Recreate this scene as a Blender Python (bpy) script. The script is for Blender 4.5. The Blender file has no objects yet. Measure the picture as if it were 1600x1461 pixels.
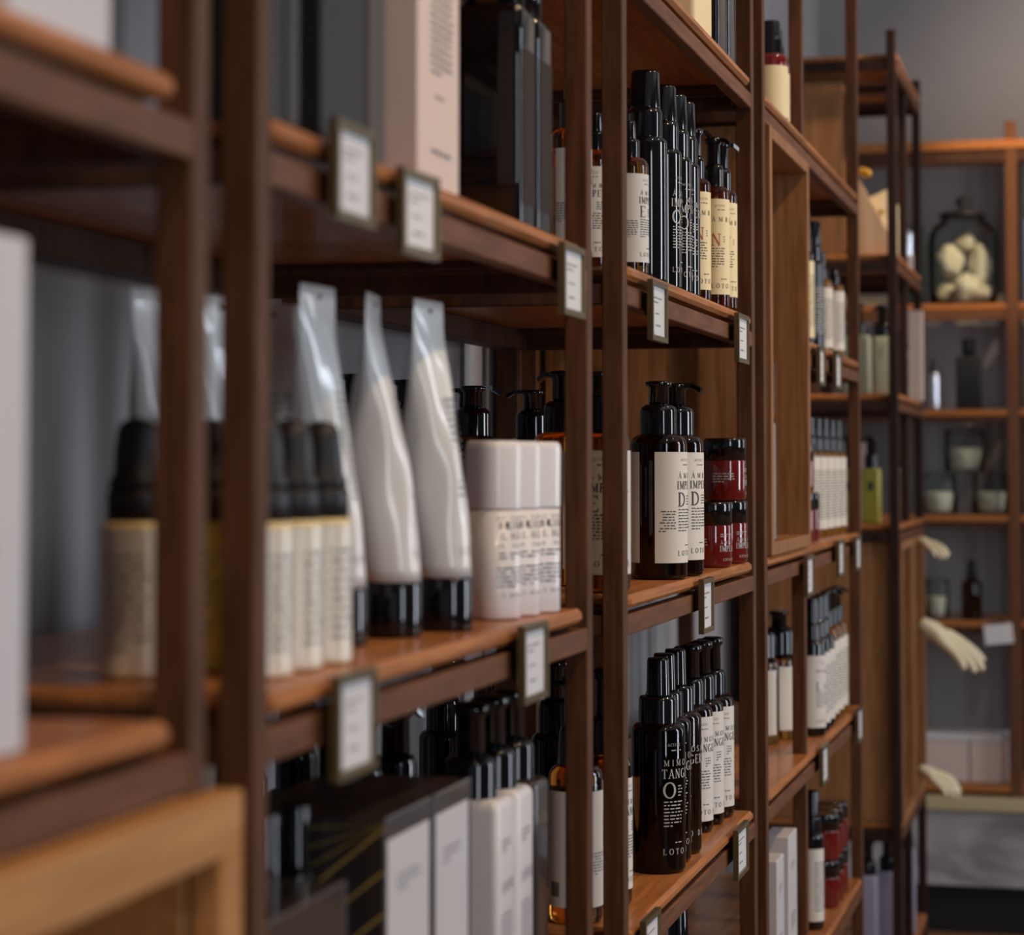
import bpy, bmesh, math, random
from mathutils import Vector, Matrix

# ------------------------------------------------------------------ camera, world, lights, exposure
SC = bpy.context.scene
COL = SC.collection
EYE = 1.32                                   # eye height above the shop floor
F = 3600.0 / 1600.0 * 36.0                   # 81 mm on a 36 mm frame
TP = .0493; PITCH = math.atan(TP)
YAW = math.atan((1728 - 800) / 3600.0 * math.cos(PITCH))
CY = 727 - 3600 * TP
cam_d = bpy.data.cameras.new('camera'); cam = bpy.data.objects.new('camera', cam_d); COL.objects.link(cam)
fw = Vector((-math.sin(YAW) * math.cos(PITCH), math.cos(YAW) * math.cos(PITCH), math.sin(PITCH)))
rt = Vector((math.cos(YAW), math.sin(YAW), 0)); upv = rt.cross(fw)
M = Matrix((rt, upv, -fw)).transposed().to_4x4(); M.translation = (0, 0, EYE)
cam.matrix_world = M
cam_d.sensor_width = 36; cam_d.lens = F; cam_d.shift_y = (CY - 730.5) / 1600.0
cam_d.clip_start = .02
cam_d.dof.use_dof = True; cam_d.dof.focus_distance = 2.62; cam_d.dof.aperture_fstop = 5.6
SC.camera = cam
SC.view_settings.view_transform = 'Standard'; SC.view_settings.look = 'None'
SC.view_settings.gamma = 1; SC.view_settings.exposure = .05; SC.view_settings.use_curve_mapping = False
SC.cycles.use_denoising = True
SC.cycles.max_bounces = 8; SC.cycles.transmission_bounces = 6
SC.cycles.caustics_reflective = False; SC.cycles.caustics_refractive = False
SC.cycles.sample_clamp_indirect = 4

w = bpy.data.worlds.new('world'); SC.world = w; w.use_nodes = True
w.node_tree.nodes['Background'].inputs[0].default_value = (.62, .72, 1, 1)
w.node_tree.nodes['Background'].inputs[1].default_value = .25

def area(name, loc, size, size_y, aim, power, col, spread=180):
    l = bpy.data.lights.new(name, 'AREA'); l.shape = 'RECTANGLE'; l.size = size; l.size_y = size_y
    l.energy = power; l.color = col; l.spread = math.radians(spread)
    o = bpy.data.objects.new(name, l); COL.objects.link(o); o.location = loc
    o.rotation_euler = (Vector(aim) - Vector(loc)).to_track_quat('-Z', 'Y').to_euler(); return o

def spot(name, loc, aim, power, col, ang=70, r=.03):
    l = bpy.data.lights.new(name, 'SPOT'); l.energy = power; l.color = col; l.spot_size = math.radians(ang)
    l.spot_blend = .6; l.shadow_soft_size = r
    o = bpy.data.objects.new(name, l); COL.objects.link(o); o.location = loc
    o.rotation_euler = (Vector(aim) - Vector(loc)).to_track_quat('-Z', 'Y').to_euler(); return o

COOL = (.82, .90, 1); WARM = (1, .68, .38)
area('daylight_window_mid', (2.42, 3.2, 1.65), .42, 1.9, (-.45, 2.6, 1.3), 34, COOL)
area('daylight_window_near', (2.42, -.6, 1.65), .45, 1.9, (-.45, 2.2, 1.3), 24, COOL)
area('far_fill_light', (2.42, 5.6, 1.75), .8, 1.9, (-.3, 6.8, 1.7), 30, (.92, .95, 1))  # unseen fill added to brighten the end of the room
for k, (x, y, p) in enumerate(((.15, -.1, 34), (.50, .9, 34), (.50, 1.9, 38), (.50, 3.0, 42), (.50, 4.1, 26))):  # the first spot is warm fill added near the camera
    spot('ceiling_and_fill_spot', (x, y, 2.88), (-.5, y + .3, 1.3), p, WARM, 70)
spot('ceiling_and_fill_spot', (.2, 5.9, 2.88), (-.38, 6.80, 1.95), 62, WARM, 26)  # narrow spot added to brighten the sponge jar
spot('ceiling_and_fill_spot', (.15, 5.0, 2.88), (-.52, 5.38, 1.9), 60, WARM, 30)  # cone narrowed onto the gift box to keep it bright
spot('ceiling_and_fill_spot', (.6, 5.3, 2.88), (-.35, 6.2, 1.0), 18, WARM, 70)
spot('ceiling_and_fill_spot', (.5, 6.0, 2.9), (.35, 7.1, 2.2), 34, (1, .80, .6), 90)  # unseen wall washer added to lift the end wall

# ------------------------------------------------------------------ materials
def mat(name, col, rough=.5, metal=0, trans=0, ior=1.45, coat=0, spec=.5, alpha=1):
    m = bpy.data.materials.new(name); m.use_nodes = True
    b = m.node_tree.nodes['Principled BSDF']
    b.inputs['Base Color'].default_value = (*col, 1); b.inputs['Roughness'].default_value = rough
    b.inputs['Metallic'].default_value = metal; b.inputs['Transmission Weight'].default_value = trans
    b.inputs['IOR'].default_value = ior; b.inputs['Coat Weight'].default_value = coat
    b.inputs['Coat Roughness'].default_value = .06; b.inputs['Specular IOR Level'].default_value = spec
    b.inputs['Alpha'].default_value = alpha
    return m

def noise_mat(name, c1, c2, scale, stretch=(1, 1, 1), rough=.5, detail=4, bump=0, distort=0, coat=0, lo=.35, hi=.65):
    m = mat(name, c1, rough, coat=coat, spec=.28); nt = m.node_tree; n = nt.nodes; L = nt.links
    tc = n.new('ShaderNodeTexCoord'); mp = n.new('ShaderNodeMapping'); mp.inputs['Scale'].default_value = stretch
    nz = n.new('ShaderNodeTexNoise'); nz.inputs['Scale'].default_value = scale; nz.inputs['Detail'].default_value = detail
    nz.inputs['Distortion'].default_value = distort
    cr = n.new('ShaderNodeValToRGB'); cr.color_ramp.elements[0].position = lo; cr.color_ramp.elements[1].position = hi
    cr.color_ramp.elements[0].color = (*c1, 1); cr.color_ramp.elements[1].color = (*c2, 1)
    L.new(tc.outputs['Object'], mp.inputs[0]); L.new(mp.outputs[0], nz.inputs['Vector'])
    L.new(nz.outputs[0], cr.inputs[0]); L.new(cr.outputs[0], n['Principled BSDF'].inputs['Base Color'])
    if bump:
        bp = n.new('ShaderNodeBump'); bp.inputs['Strength'].default_value = bump; bp.inputs['Distance'].default_value = .002
        L.new(nz.outputs[0], bp.inputs['Height']); L.new(bp.outputs[0], n['Principled BSDF'].inputs['Normal'])
    return m

WD1, WD2 = (.078, .029, .011), (.135, .053, .022)
m_post = noise_mat('stained_post_wood', WD1, WD2, 14, (9, 9, .8), .55, bump=.1)
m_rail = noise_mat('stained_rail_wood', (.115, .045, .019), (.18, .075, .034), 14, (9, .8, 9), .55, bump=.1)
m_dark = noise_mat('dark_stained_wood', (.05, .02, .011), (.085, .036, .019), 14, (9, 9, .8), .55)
m_ebony = noise_mat('ebony_stained_wood', (.020, .009, .006), (.036, .016, .010), 14, (9, 9, .8), .5)
m_board = noise_mat('shelf_board_wood', (.33, .118, .034), (.52, .20, .062), 10, (12, .7, 12), .33, distort=.6, coat=.15)
m_panel = noise_mat('oak_panel_wood', (.24, .105, .038), (.37, .175, .07), 9, (10, 10, .7), .5, distort=.8)
m_wall = noise_mat('grey_plaster', (.31, .31, .325), (.36, .36, .37), 3, rough=.9)
m_wall2 = noise_mat('grey_plaster_end', (.30, .295, .30), (.34, .33, .33), 3, rough=.9)
m_ceil = mat('ceiling_paint', (.7, .7, .7), .9)
m_floor = noise_mat('wooden_floor', (.22, .10, .045), (.34, .16, .075), 6, (8, .8, 1), .45)
m_black = mat('black_plastic', (.005, .005, .006), .09, spec=.65)
m_rubber = mat('black_rubber', (.012, .012, .015), .45)
m_blackglass = mat('black_glass', (.006, .005, .005), .04, spec=.7)
m_brownglass = mat('brown_glass', (.10, .032, .008), .04, trans=1, ior=1.42)
m_amber = mat('amber_glass', (.80, .34, .045), .04, trans=1, ior=1.38)
m_redjar = mat('red_jar_glass', (.15, .009, .006), .05, coat=.6)
m_label = mat('paper_label', (.72, .68, .62), .6)
m_cream = mat('cream_label', (.80, .68, .40), .6)
m_creamw = mat('ivory_label', (.74, .69, .60), .6)
m_dropb = mat('cream_bottle', (.80, .76, .66), .3, coat=.5)
m_dropt_warmlit = mat('warm_lit_bottle_shoulder', (.82, .66, .34), .3)  # yellower than the body to paint in warm light on the tops
m_yellow = mat('yellow_label', (.62, .44, .05), .5)
m_greenlab = mat('grey_green_label', (.33, .38, .28), .55)
m_olive = mat('olive_liquid', (.36, .34, .06), .2)
m_ink = mat('dark_ink', (.035, .035, .04), .6)
m_inkgrey = mat('grey_ink', (.20, .20, .22), .6)
m_inkred = mat('red_ink', (.45, .07, .03), .6)
m_inkwhite = mat('white_ink', (.48, .47, .44), .5)
m_inkgold = mat('gold_ink', (.42, .30, .07), .4)
m_white = mat('white_plastic', (.84, .82, .83), .3, coat=.3)
m_tube = mat('frosted_tube', (.76, .77, .75), .28, coat=.6)
m_tubetop = m_tube
m_brass = mat('aged_brass', (.17, .13, .065), .38, metal=.6)
m_card = mat('price_card_paper', (.80, .80, .80), .5, coat=.3)
m_pinkbox = mat('blush_carton', (.72, .58, .52), .55)
m_whitebox = mat('white_carton', (.68, .67, .69), .45, coat=.3)
m_darkbox = mat('dark_carton', (.035, .028, .026), .25, coat=.6)
m_bluebox = mat('slate_carton', (.022, .024, .029), .4, coat=.08, spec=.3)
m_silver = mat('silver_foil', (.6, .62, .68), .18, metal=.9)
m_sponge = noise_mat('cream_sponge', (.74, .66, .50), (.86, .80, .66), 60, rough=.9, bump=.5)
m_boxwood = noise_mat('pale_orange_wood', (.42, .19, .062), (.56, .28, .10), 8, (12, .7, 12), .5)
m_hand = mat('cream_porcelain', (.80, .72, .50), .35, coat=.3)
m_gold = mat('gold_cord', (.55, .33, .05), .4, metal=.5)
m_kraft = noise_mat('peach_paper', (.60, .40, .25), (.68, .48, .32), 12, rough=.7)
m_kraftlight = mat('cream_paper', (.82, .74, .50), .6)
m_purple = mat('lilac_label', (.34, .32, .42), .5)
m_marble = noise_mat('white_marble', (.24, .24, .26), (.50, .50, .51), 2.2, (1, 1, 1.6), .25, detail=8, distort=1.6, lo=.36, hi=.50)
m_ctop = mat('cream_counter_top', (.62, .52, .30), .4)
m_blackpaint = mat('black_paint', (.012, .011, .012), .5)
m_bluecap = mat('blue_packaging', (.10, .16, .30), .3)
m_frost = mat('window_glass', (.9, .95, 1), .02, trans=1, ior=1.05)

def thin_glass(name, tint, gl=.9, diff=0):
    m = bpy.data.materials.new(name); m.use_nodes = True; nt = m.node_tree; n = nt.nodes; n.remove(n['Principled BSDF'])
    t = n.new('ShaderNodeBsdfTransparent'); t.inputs[0].default_value = (*tint, 1)
    g_ = n.new('ShaderNodeBsdfGlossy'); g_.inputs['Color'].default_value = (gl, gl, gl, 1); g_.inputs['Roughness'].default_value = .04
    fr = n.new('ShaderNodeFresnel'); fr.inputs['IOR'].default_value = 1.18; mx = n.new('ShaderNodeMixShader')
    nt.links.new(fr.outputs[0], mx.inputs[0]); nt.links.new(t.outputs[0], mx.inputs[1]); nt.links.new(g_.outputs[0], mx.inputs[2])
    nt.links.new(mx.outputs[0], n['Material Output'].inputs['Surface']); return m
m_glass = thin_glass('clear_glass', (.90, .93, .92)); m_greenglass = thin_glass('green_glass', (.62, .80, .70)); m_wrap = thin_glass('clear_wrap', (.92, .92, .92))

# ------------------------------------------------------------------ mesh helpers
class MB:
    def __init__(s): s.v = []; s.f = []; s.sm = []
    def add(s, vs, fs, smooth=False, T=None):
        o = len(s.v)
        s.v += [tuple(T @ Vector(p)) if T is not None else tuple(p) for p in vs]
        s.f += [tuple(i + o for i in f) for f in fs]; s.sm += [smooth] * len(fs); return s
    def box(s, x0, x1, y0, y1, z0, z1, T=None, b=0):
        if b <= 0:
            vs = [(x, y, z) for x in (x0, x1) for y in (y0, y1) for z in (z0, z1)]
            fs = [(0, 1, 3, 2), (4, 6, 7, 5), (0, 4, 5, 1), (2, 3, 7, 6), (0, 2, 6, 4), (1, 5, 7, 3)]
            return s.add(vs, fs, False, T)
        # chamfered box
        vs = []; idx = {}
        X = (x0, x1); Y = (y0, y1); Z = (z0, z1); sg = (1, -1)
        for i in (0, 1):
            for j in (0, 1):
                for k in (0, 1):
                    p = (X[i], Y[j], Z[k]); d = (sg[i] * b, sg[j] * b, sg[k] * b)
                    for a in range(3):
                        q = [p[c] + (d[c] if c != a else 0) for c in range(3)]
                        idx[(i, j, k, a)] = len(vs); vs.append(tuple(q))
        I = lambda i, j, k, a: idx[(i, j, k, a)]
        fs = []
        for e in (0, 1):
            fs.append([I(e, 0, 0, 0), I(e, 1, 0, 0), I(e, 1, 1, 0), I(e, 0, 1, 0)])
            fs.append([I(0, e, 0, 1), I(1, e, 0, 1), I(1, e, 1, 1), I(0, e, 1, 1)])
            fs.append([I(0, 0, e, 2), I(1, 0, e, 2), I(1, 1, e, 2), I(0, 1, e, 2)])
        for p in (0, 1):
            for q in (0, 1):
                fs.append([I(p, q, 0, 0), I(p, q, 1, 0), I(p, q, 1, 1), I(p, q, 0, 1)])
                fs.append([I(p, 0, q, 0), I(p, 1, q, 0), I(p, 1, q, 2), I(p, 0, q, 2)])
                fs.append([I(0, p, q, 1), I(1, p, q, 1), I(1, p, q, 2), I(0, p, q, 2)])
        for i in (0, 1):
            for j in (0, 1):
                for k in (0, 1): fs.append([I(i, j, k, 0), I(i, j, k, 1), I(i, j, k, 2)])
        c = Vector(((x0 + x1) / 2, (y0 + y1) / 2, (z0 + z1) / 2)); out = []
        for f in fs:
            a, b_, c_ = (Vector(vs[t]) for t in f[:3]); n = (b_ - a).cross(c_ - a)
            m = sum((Vector(vs[t]) for t in f), Vector()) / len(f)
            out.append(tuple(f) if n.dot(m - c) > 0 else tuple(reversed(f)))
        return s.add(vs, out, False, T)
    def lathe(s, prof, n=40, cx=0, cy=0, rib=(), close=True, T=None, sx=1, sy=1, smooth=True):
        o = len(s.v); vs = []
        for k, (r, z) in enumerate(prof):
            for i in range(n):
                a = 2 * math.pi * i / n; rr = r * (1 - .035 * (i % 2)) if k in rib else r
                vs.append((cx + rr * math.cos(a) * sx, cy + rr * math.sin(a) * sy, z))
        fs = [(k * n + i, k * n + (i + 1) % n, (k + 1) * n + (i + 1) % n, (k + 1) * n + i) for k in range(len(prof) - 1) for i in range(n)]
        s.add(vs, fs, smooth, T)
        if close:
            s.f.append(tuple(o + i for i in reversed(range(n)))); s.sm.append(False)
            s.f.append(tuple(o + (len(prof) - 1) * n + i for i in range(n))); s.sm.append(False)
        return s
    def build(s, name, m, parent=None, smooth_angle=None):
        me = bpy.data.meshes.new(name); me.from_pydata(s.v, [], s.f); me.materials.append(m)
        me.polygons.foreach_set('use_smooth', s.sm); me.update()
        o = bpy.data.objects.new(name, me); COL.objects.link(o)
        if parent: o.parent = parent
        return o

def tag(o, label, cat, group=None):
    o['label'] = label; o['category'] = cat
    if group: o['group'] = group
    return o
def thing(name, label, cat, loc=(0, 0, 0), rz=0, group=None):
    o = bpy.data.objects.new(name, None); COL.objects.link(o); o.location = loc; o.rotation_euler = (0, 0, rz)
    o.empty_display_size = .02
    return tag(o, label, cat, group)
KIDS = {}
def struct(o): o['kind'] = 'structure'; return o
def copy_tree(o, parent=None):
    c = o.copy(); COL.objects.link(c)
    if parent: c.parent = parent
    for ch in list(o.children): copy_tree(ch, c)
    return c

def prof_round(pts):  # duplicates nothing; profile passes straight through
    return pts

# ------------------------------------------------------------------ lettering: serif strokes
TK, TN = .14, .055
def _l(x0, y0, x1, y1, w): return ('l', x0, y0, x1, y1, w)
def _a(cx, cy, rx, ry, a0, a1): return ('a', cx, cy, rx, ry, a0, a1)
def _s(x, y, w=.3): return ('l', x - w / 2, y, x + w / 2, y, .055)
G = {
 'A': (.82, [_l(.1, .03, .42, 1, TN), _l(.42, 1, .72, .03, TK), _l(.2, .35, .62, .35, TN), _s(.1, .03), _s(.73, .03)]),
 'B': (.74, [_l(.17, 0, .17, 1, TK), _a(.25, .76, .3, .22, -90, 90), _a(.25, .27, .38, .27, -90, 90), _l(.05, .98, .3, .98, .055), _l(.05, .02, .3, .02, .055), _l(.17, .54, .3, .54, .055)]),
 'C': (.82, [_a(.45, .5, .38, .48, 50, 310), _l(.7, .75, .7, .98, .05)]),
 'D': (.88, [_l(.17, 0, .17, 1, TK), _a(.25, .5, .5, .48, -90, 90), _l(.03, .98, .3, .98, .055), _l(.03, .02, .3, .02, .055)]),
 'E': (.72, [_l(.17, 0, .17, 1, TK), _l(.03, .98, .62, .98, TN), _l(.17, .52, .5, .52, TN), _l(.03, .02, .64, .02, TN), _l(.62, .8, .62, 1, .05), _l(.64, 0, .64, .2, .05)]),
 'G': (.88, [_a(.45, .5, .38, .48, 50, 320), _l(.74, .08, .74, .42, TK), _s(.74, .42)]),
 'I': (.36, [_l(.18, 0, .18, 1, TK), _s(.18, .03), _s(.18, .97)]),
 'J': (.5, [_l(.3, .1, .3, 1, TK), _l(.3, .1, .08, -.1, TN), _s(.3, .97)]),
 'L': (.7, [_l(.18, 0, .18, 1, TK), _l(.03, .02, .62, .02, TN), _l(.62, 0, .62, .22, .05), _s(.18, .97)]),
 'M': (1.0, [_l(.14, 0, .14, 1, TN), _l(.14, 1, .5, .1, TK), _l(.5, .1, .85, 1, TN), _l(.85, 0, .85, 1, TK), _s(.14, .03), _s(.85, .03), _l(0, .97, .2, .97, .055), _l(.8, .97, 1, .97, .055)]),
 'N': (.88, [_l(.15, 0, .15, 1, TN), _l(.15, 1, .72, 0, TK), _l(.72, 0, .72, 1, TN), _s(.15, .03), _s(.72, .97)]),
 'O': (.92, [_a(.46, .5, .38, .48, 0, 360)]),
 'P': (.7, [_l(.17, 0, .17, 1, TK), _a(.25, .74, .34, .25, -90, 90), _l(.05, .98, .3, .98, .055), _s(.17, .03), _l(.17, .5, .3, .5, .055)]),
 'R': (.8, [_l(.17, 0, .17, 1, TK), _a(.25, .74, .32, .25, -90, 90), _l(.05, .98, .3, .98, .055), _s(.17, .03), _l(.35, .5, .7, .03, TK), _s(.73, .03, .2)]),
 'S': (.64, [_a(.33, .74, .23, .24, 20, 270), _a(.3, .26, .25, .25, -160, 90)]),
 'T': (.76, [_l(.38, 0, .38, 1, TK), _l(.04, .97, .72, .97, TN), _l(.05, .78, .05, 1, .05), _l(.71, .78, .71, 1, .05), _s(.38, .03)]),
 'U': (.86, [_l(.18, .3, .18, 1, TK), _l(.68, .3, .68, 1, TN), _a(.43, .32, .25, .3, 180, 360), _s(.18, .97), _s(.68, .97)]),
}
G['Á'] = (.82, G['A'][1] + [_l(.42, 1.12, .55, 1.32, .09)])
def seg(x0, y0, x1, y1, w0, w1=None):
    w1 = w1 or w0; dx, dy = x1 - x0, y1 - y0; L = math.hypot(dx, dy) or 1; nx, ny = -dy / L / 2, dx / L / 2
    return [(x0 - nx * w0, y0 - ny * w0), (x1 - nx * w1, y1 - ny * w1), (x1 + nx * w1, y1 + ny * w1), (x0 + nx * w0, y0 + ny * w0)]
def text(s, x, y, h, sp=.12, wide=1.0, bold=1.0, right=False):
    q = []; cx = 0
    for ch in s:
        if ch == ' ': cx += .45 + sp; continue
        wd, st = G[ch]
        for t in st:
            if t[0] == 'l': q.append(seg(t[1] * wide + cx, t[2], t[3] * wide + cx, t[4], t[5] * bold))
            else:
                _, ax, ay, rx, ry, a0, a1 = t; n = 14
                for i in range(n):
                    A = math.radians(a0 + (a1 - a0) * i / n); B = math.radians(a0 + (a1 - a0) * (i + 1) / n)
                    W = lambda a: (.055 + .095 * abs(math.cos(a))) * bold
                    q.append(seg((ax + rx * math.cos(A)) * wide + cx, ay + ry * math.sin(A), (ax + rx * math.cos(B)) * wide + cx, ay + ry * math.sin(B), W(A), W(B)))
        cx += wd * wide + sp
    off = -cx if right else 0
    return [[(x + (px + off) * h, y + py * h) for px, py in p] for p in q]
RND = random.Random(5)
def lines(x0, x1, y, n, dy, h=.34, right=False, last=.5):
    """rows of tiny type, one little bar for every word"""
    q = []
    for i in range(n):
        yy = y - i * dy; x = x0; end = x1 - RND.random() * (x1 - x0) * .12 if not right else x1
        if i == n - 1: end = x0 + (x1 - x0) * last
        if right: x = x0 + RND.random() * (x1 - x0) * .35
        while x < end - dy * .5:
            wl = min(RND.uniform(.5, 2.1) * dy, end - x)
            q.append([(x, yy), (x + wl, yy), (x + wl, yy + dy * h), (x, yy + dy * h)]); x += wl + dy * .45
    return q
def wrap_cyl(q, R, a0):
    def f(p): a = a0 + p[0] / R; return (R * math.cos(a), R * math.sin(a), p[1])
    return q, f
def print_cyl(mb, q, R, a0):
    qq = []
    for p in q:
        if len(p) == 4:
            k = max(1, math.ceil((max(x for x, z in p) - min(x for x, z in p)) / .0022)); L_ = lambda u, v, t: (u[0] + (v[0] - u[0]) * t, u[1] + (v[1] - u[1]) * t)
            for i in range(k): qq.append([L_(p[0], p[1], i / k), L_(p[0], p[1], (i + 1) / k), L_(p[3], p[2], (i + 1) / k), L_(p[3], p[2], i / k)])
        else: qq.append(p)
    for p in qq:
        mb.add([(R * math.cos(a0 + x / R), R * math.sin(a0 + x / R), z) for x, z in p], [tuple(range(len(p)))])
def print_flat(mb, q, fn):
    for p in q: mb.add([fn(x, z) for x, z in p], [tuple(range(len(p)))])
def arc_patch(R, a0, a1, z0, z1, n=28):
    mb = MB(); c = .12 * (z1 - z0) * .4
    vs = []; k = n + 1
    for z in (z0, z1):
        for i in range(k): a = a0 + (a1 - a0) * i / n; vs.append((R * math.cos(a), R * math.sin(a), z))
    mb.add(vs, [(i, i + 1, k + i + 1, k + i) for i in range(n)], True); return mb

# ------------------------------------------------------------------ bottle tops
def top_pump(root, z, rc, hc, rs, hs, spout=.03, ang=0, m=None):
    m = m or m_black
    MB().lathe([(rc, z), (rc, z + .002), (rc, z + hc * .78), (rc * .93, z + hc * .9), (rs * 1.25, z + hc)], 48, rib=(1, 2)).build('pump_collar', m, root)
    zt = z + hc; h = MB()
    h.lathe([(rs * .85, zt), (rs, zt + .002), (rs * .97, zt + hs * .72), (rs * 1.25, zt + hs * .8), (rs * 1.3, zt + hs * .95), (rs * .9, zt + hs)], 32)
    if spout:
        T = Matrix.Rotation(ang, 4, 'Z')
        zz = zt + hs * .82; s = rs * .5
        vs = [(0, -s, zz), (0, s, zz), (0, s, zz + .005), (0, -s, zz + .005), (spout * .7, -s * .8, zz - .0005), (spout * .7, s * .8, zz - .0005), (spout * .7, s * .8, zz + .0045), (spout * .7, -s * .8, zz + .0045),
              (spout, -s * .6, zz - .006), (spout, s * .6, zz - .006), (spout * 1.02, s * .6, zz - .001), (spout * 1.02, -s * .6, zz - .001)]
        fs = [(3, 2, 1, 0), (8, 9, 10, 11)] + [(a, b, b + 4, a + 4) for a, b in ((0, 1), (1, 2), (2, 3), (3, 0), (4, 5), (5, 6), (6, 7), (7, 4))]
        h.add(vs, fs, False, T)
    h.build('pump_head', m, root)
def top_cap(root, z, rc, hc, rs, hs, m=None):
    m = m or m_black
    MB().lathe([(rc, z), (rc, z + .002), (rc, z + hc * .85), (rc * .94, z + hc)], 48, rib=(1, 2)).build('collar', m, root)
    zt = z + hc
    MB().lathe([(rs * 1.02, zt), (rs, zt + .002), (rs * .94, zt + hs - .003), (rs * .85, zt + hs)], 36).build('overcap', m, root)
def top_dropper(root, z, rc, hc, hb):
    MB().lathe([(rc, z), (rc, z + hc * .9), (rc * .9, z + hc)], 48, rib=(0, 1)).build('dropper_collar', m_rubber, root)
    zt = z + hc; r = rc * .90
    MB().lathe([(r * 1.05, zt), (r * 1.05, zt + hb * .12), (r * .9, zt + hb * .2), (r * .84, zt + hb * .6), (r * .74, zt + hb * .85), (r * .5, zt + hb * .96), (.001, zt + hb)], 32).build('dropper_bulb', m_rubber, root)
def top_jar(root, z, rc, hc):
    MB().lathe([(rc, z), (rc, z + hc * .9), (rc * .96, z + hc)], 56).build('lid', m_black, root)

def body(root, r, hb, hs, rn, m, name='bottle_body'):
    pr = [(r * .86, 0), (r * .95, .0012), (r, .005), (r, hb)]
    for i in range(1, 7): a = i / 6 * math.pi / 2; pr.append((r - (r - rn) * (1 - math.cos(a)) , hb + hs * math.sin(a)))
    return MB().lathe(pr, 56).build(name, m, root)

# ------------------------------------------------------------------ label designs (s runs round the bottle from the middle of the label)
def brand_print(H, z0, s0, t1, t2, big, small_left=True, wl=.04):
    """title, second title, big initial, text block and maker's line, as the bottles carry them"""
    q = []; z1 = z0 + H; u = H / .122
    q += text('ACEITE', s0 + .004 * u, z1 - .010 * u, .0026 * u, sp=.3) + lines(s0 + .008 * u, s0 + .020 * u, z1 - .0145 * u, 1, .0028 * u, last=1)
    q += text(t1, s0, z1 - .029 * u, .0058 * u, sp=.75 if len(t1) < 6 else .5)
    q += text(t2, s0 - .002 * u, z1 - .041 * u, .0090 * u, sp=.14, wide=.82)
    qb = text(big, s0 - .001 * u, z1 - .060 * u, .0155 * u)
    q += lines(s0 + .016 * u, s0 + wl, z1 - .049 * u, 4, .0030 * u)
    q += lines(s0, s0 + wl, z1 - .064 * u, 8, .0033 * u, last=.4)
    q += lines(s0 + .012 * u, s0 + .022 * u, z0 + .019 * u, 1, .003 * u, last=1)
    q += text('LOTO DEL SUR', s0 - .001 * u, z0 + .008 * u, .0056 * u, sp=.42)
    ql = lines(s0 - .026 * u, s0 - .004 * u, z1 - .066 * u, 8, .0031 * u, right=True) if small_left else []
    return q, qb, ql
def barcode(x, z, w, h, vertical=True):
    q = []; r = random.Random(3); t = 0
    while t < w:
        b = r.choice((.0004, .0006, .001)); q.append([(x, z + t), (x + h, z + t), (x + h, z + t + b), (x, z + t + b)] if vertical else [(x + t, z), (x + t + b, z), (x + t + b, z + h), (x + t, z + h)]); t += b + r.choice((.0005, .0008))
    return q

def bottle(kind, label, loc, rz=0, group=None, **k):
    """one bottle standing at loc, label facing +X before turning by rz"""
    key = (kind, tuple(sorted(k.items(), key=lambda t: t[0])).__repr__())
    if key in KIDS:
        root = copy_tree(KIDS[key]); root.location = loc; root.rotation_euler = (0, 0, rz); root['label'] = label
        if group: root['group'] = group
        elif 'group' in root: del root['group']
        return root
    K = dict(BT[kind]); K.update(k)
    root = thing(K['name'], label, K.get('cat', 'bottle'), loc, rz, group); KIDS[key] = root
    r, hb, hs, rn = K['r'], K['hb'], K['hs'], K['rn']
    b = body(root, r, hb, hs, rn, K['m'])
    z = hb + hs - .001
    t = K['top']
    if t == 'pump': top_pump(root, z, K['rc'], K['hc'], K['rs'], K['ht'], K.get('spout', .03), K.get('ang', 0))
    elif t == 'cap': top_cap(root, z, K['rc'], K['hc'], K['rs'], K['ht'], None)
    elif t == 'drop': top_dropper(root, z, K['rc'], K['hc'], K['ht'])
    elif t == 'jar': top_jar(root, z, K['rc'], K['hc'])
    z0, z1 = K['lz']; s = K.get('span', 2.9); ink = K.get('ink', m_ink); s0 = K.get('s0', -.019)
    lab = root
    if K.get('lm'):
        lab = arc_patch(r + .0003, -s / 2, s / 2, z0, z1).build('front_label', K['lm'], root)
        if K.get('back'): arc_patch(r + .0003, math.pi - .95, math.pi + 1.1, z0, z1).build('back_label', K['lm'], root)
    R = r + .0006
    if K.get('t1'):
        q, qb, ql = brand_print(z1 - z0, z0, s0, K['t1'], K['t2'], K['big'], K.get('small', True), K.get('wl', .038))
        mb = MB(); print_cyl(mb, q + ql + (qb if not K.get('bigm') else []), R, 0)
        if K.get('back'):
            bq = barcode(r * 3.42, z0 + .010, .012, .014, False) + lines(r * 2.5, r * 3.3, z1 - .02, 14, .0033)
            print_cyl(mb, bq, R, 0)
        mb.build('printed_lettering', ink, lab)
        if K.get('bigm'): mb = MB(); print_cyl(mb, qb, R, 0); mb.build('large_printed_letter', K['bigm'], lab)
    elif K.get('rows'):
        mb = MB(); x0, x1, n = K['rows']; print_cyl(mb, lines(x0, x1, z1 - (z1 - z0) * .2, n, (z1 - z0) * .7 / n), R, 0)
        mb.build('printed_lettering', ink, lab)
    return root

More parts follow.
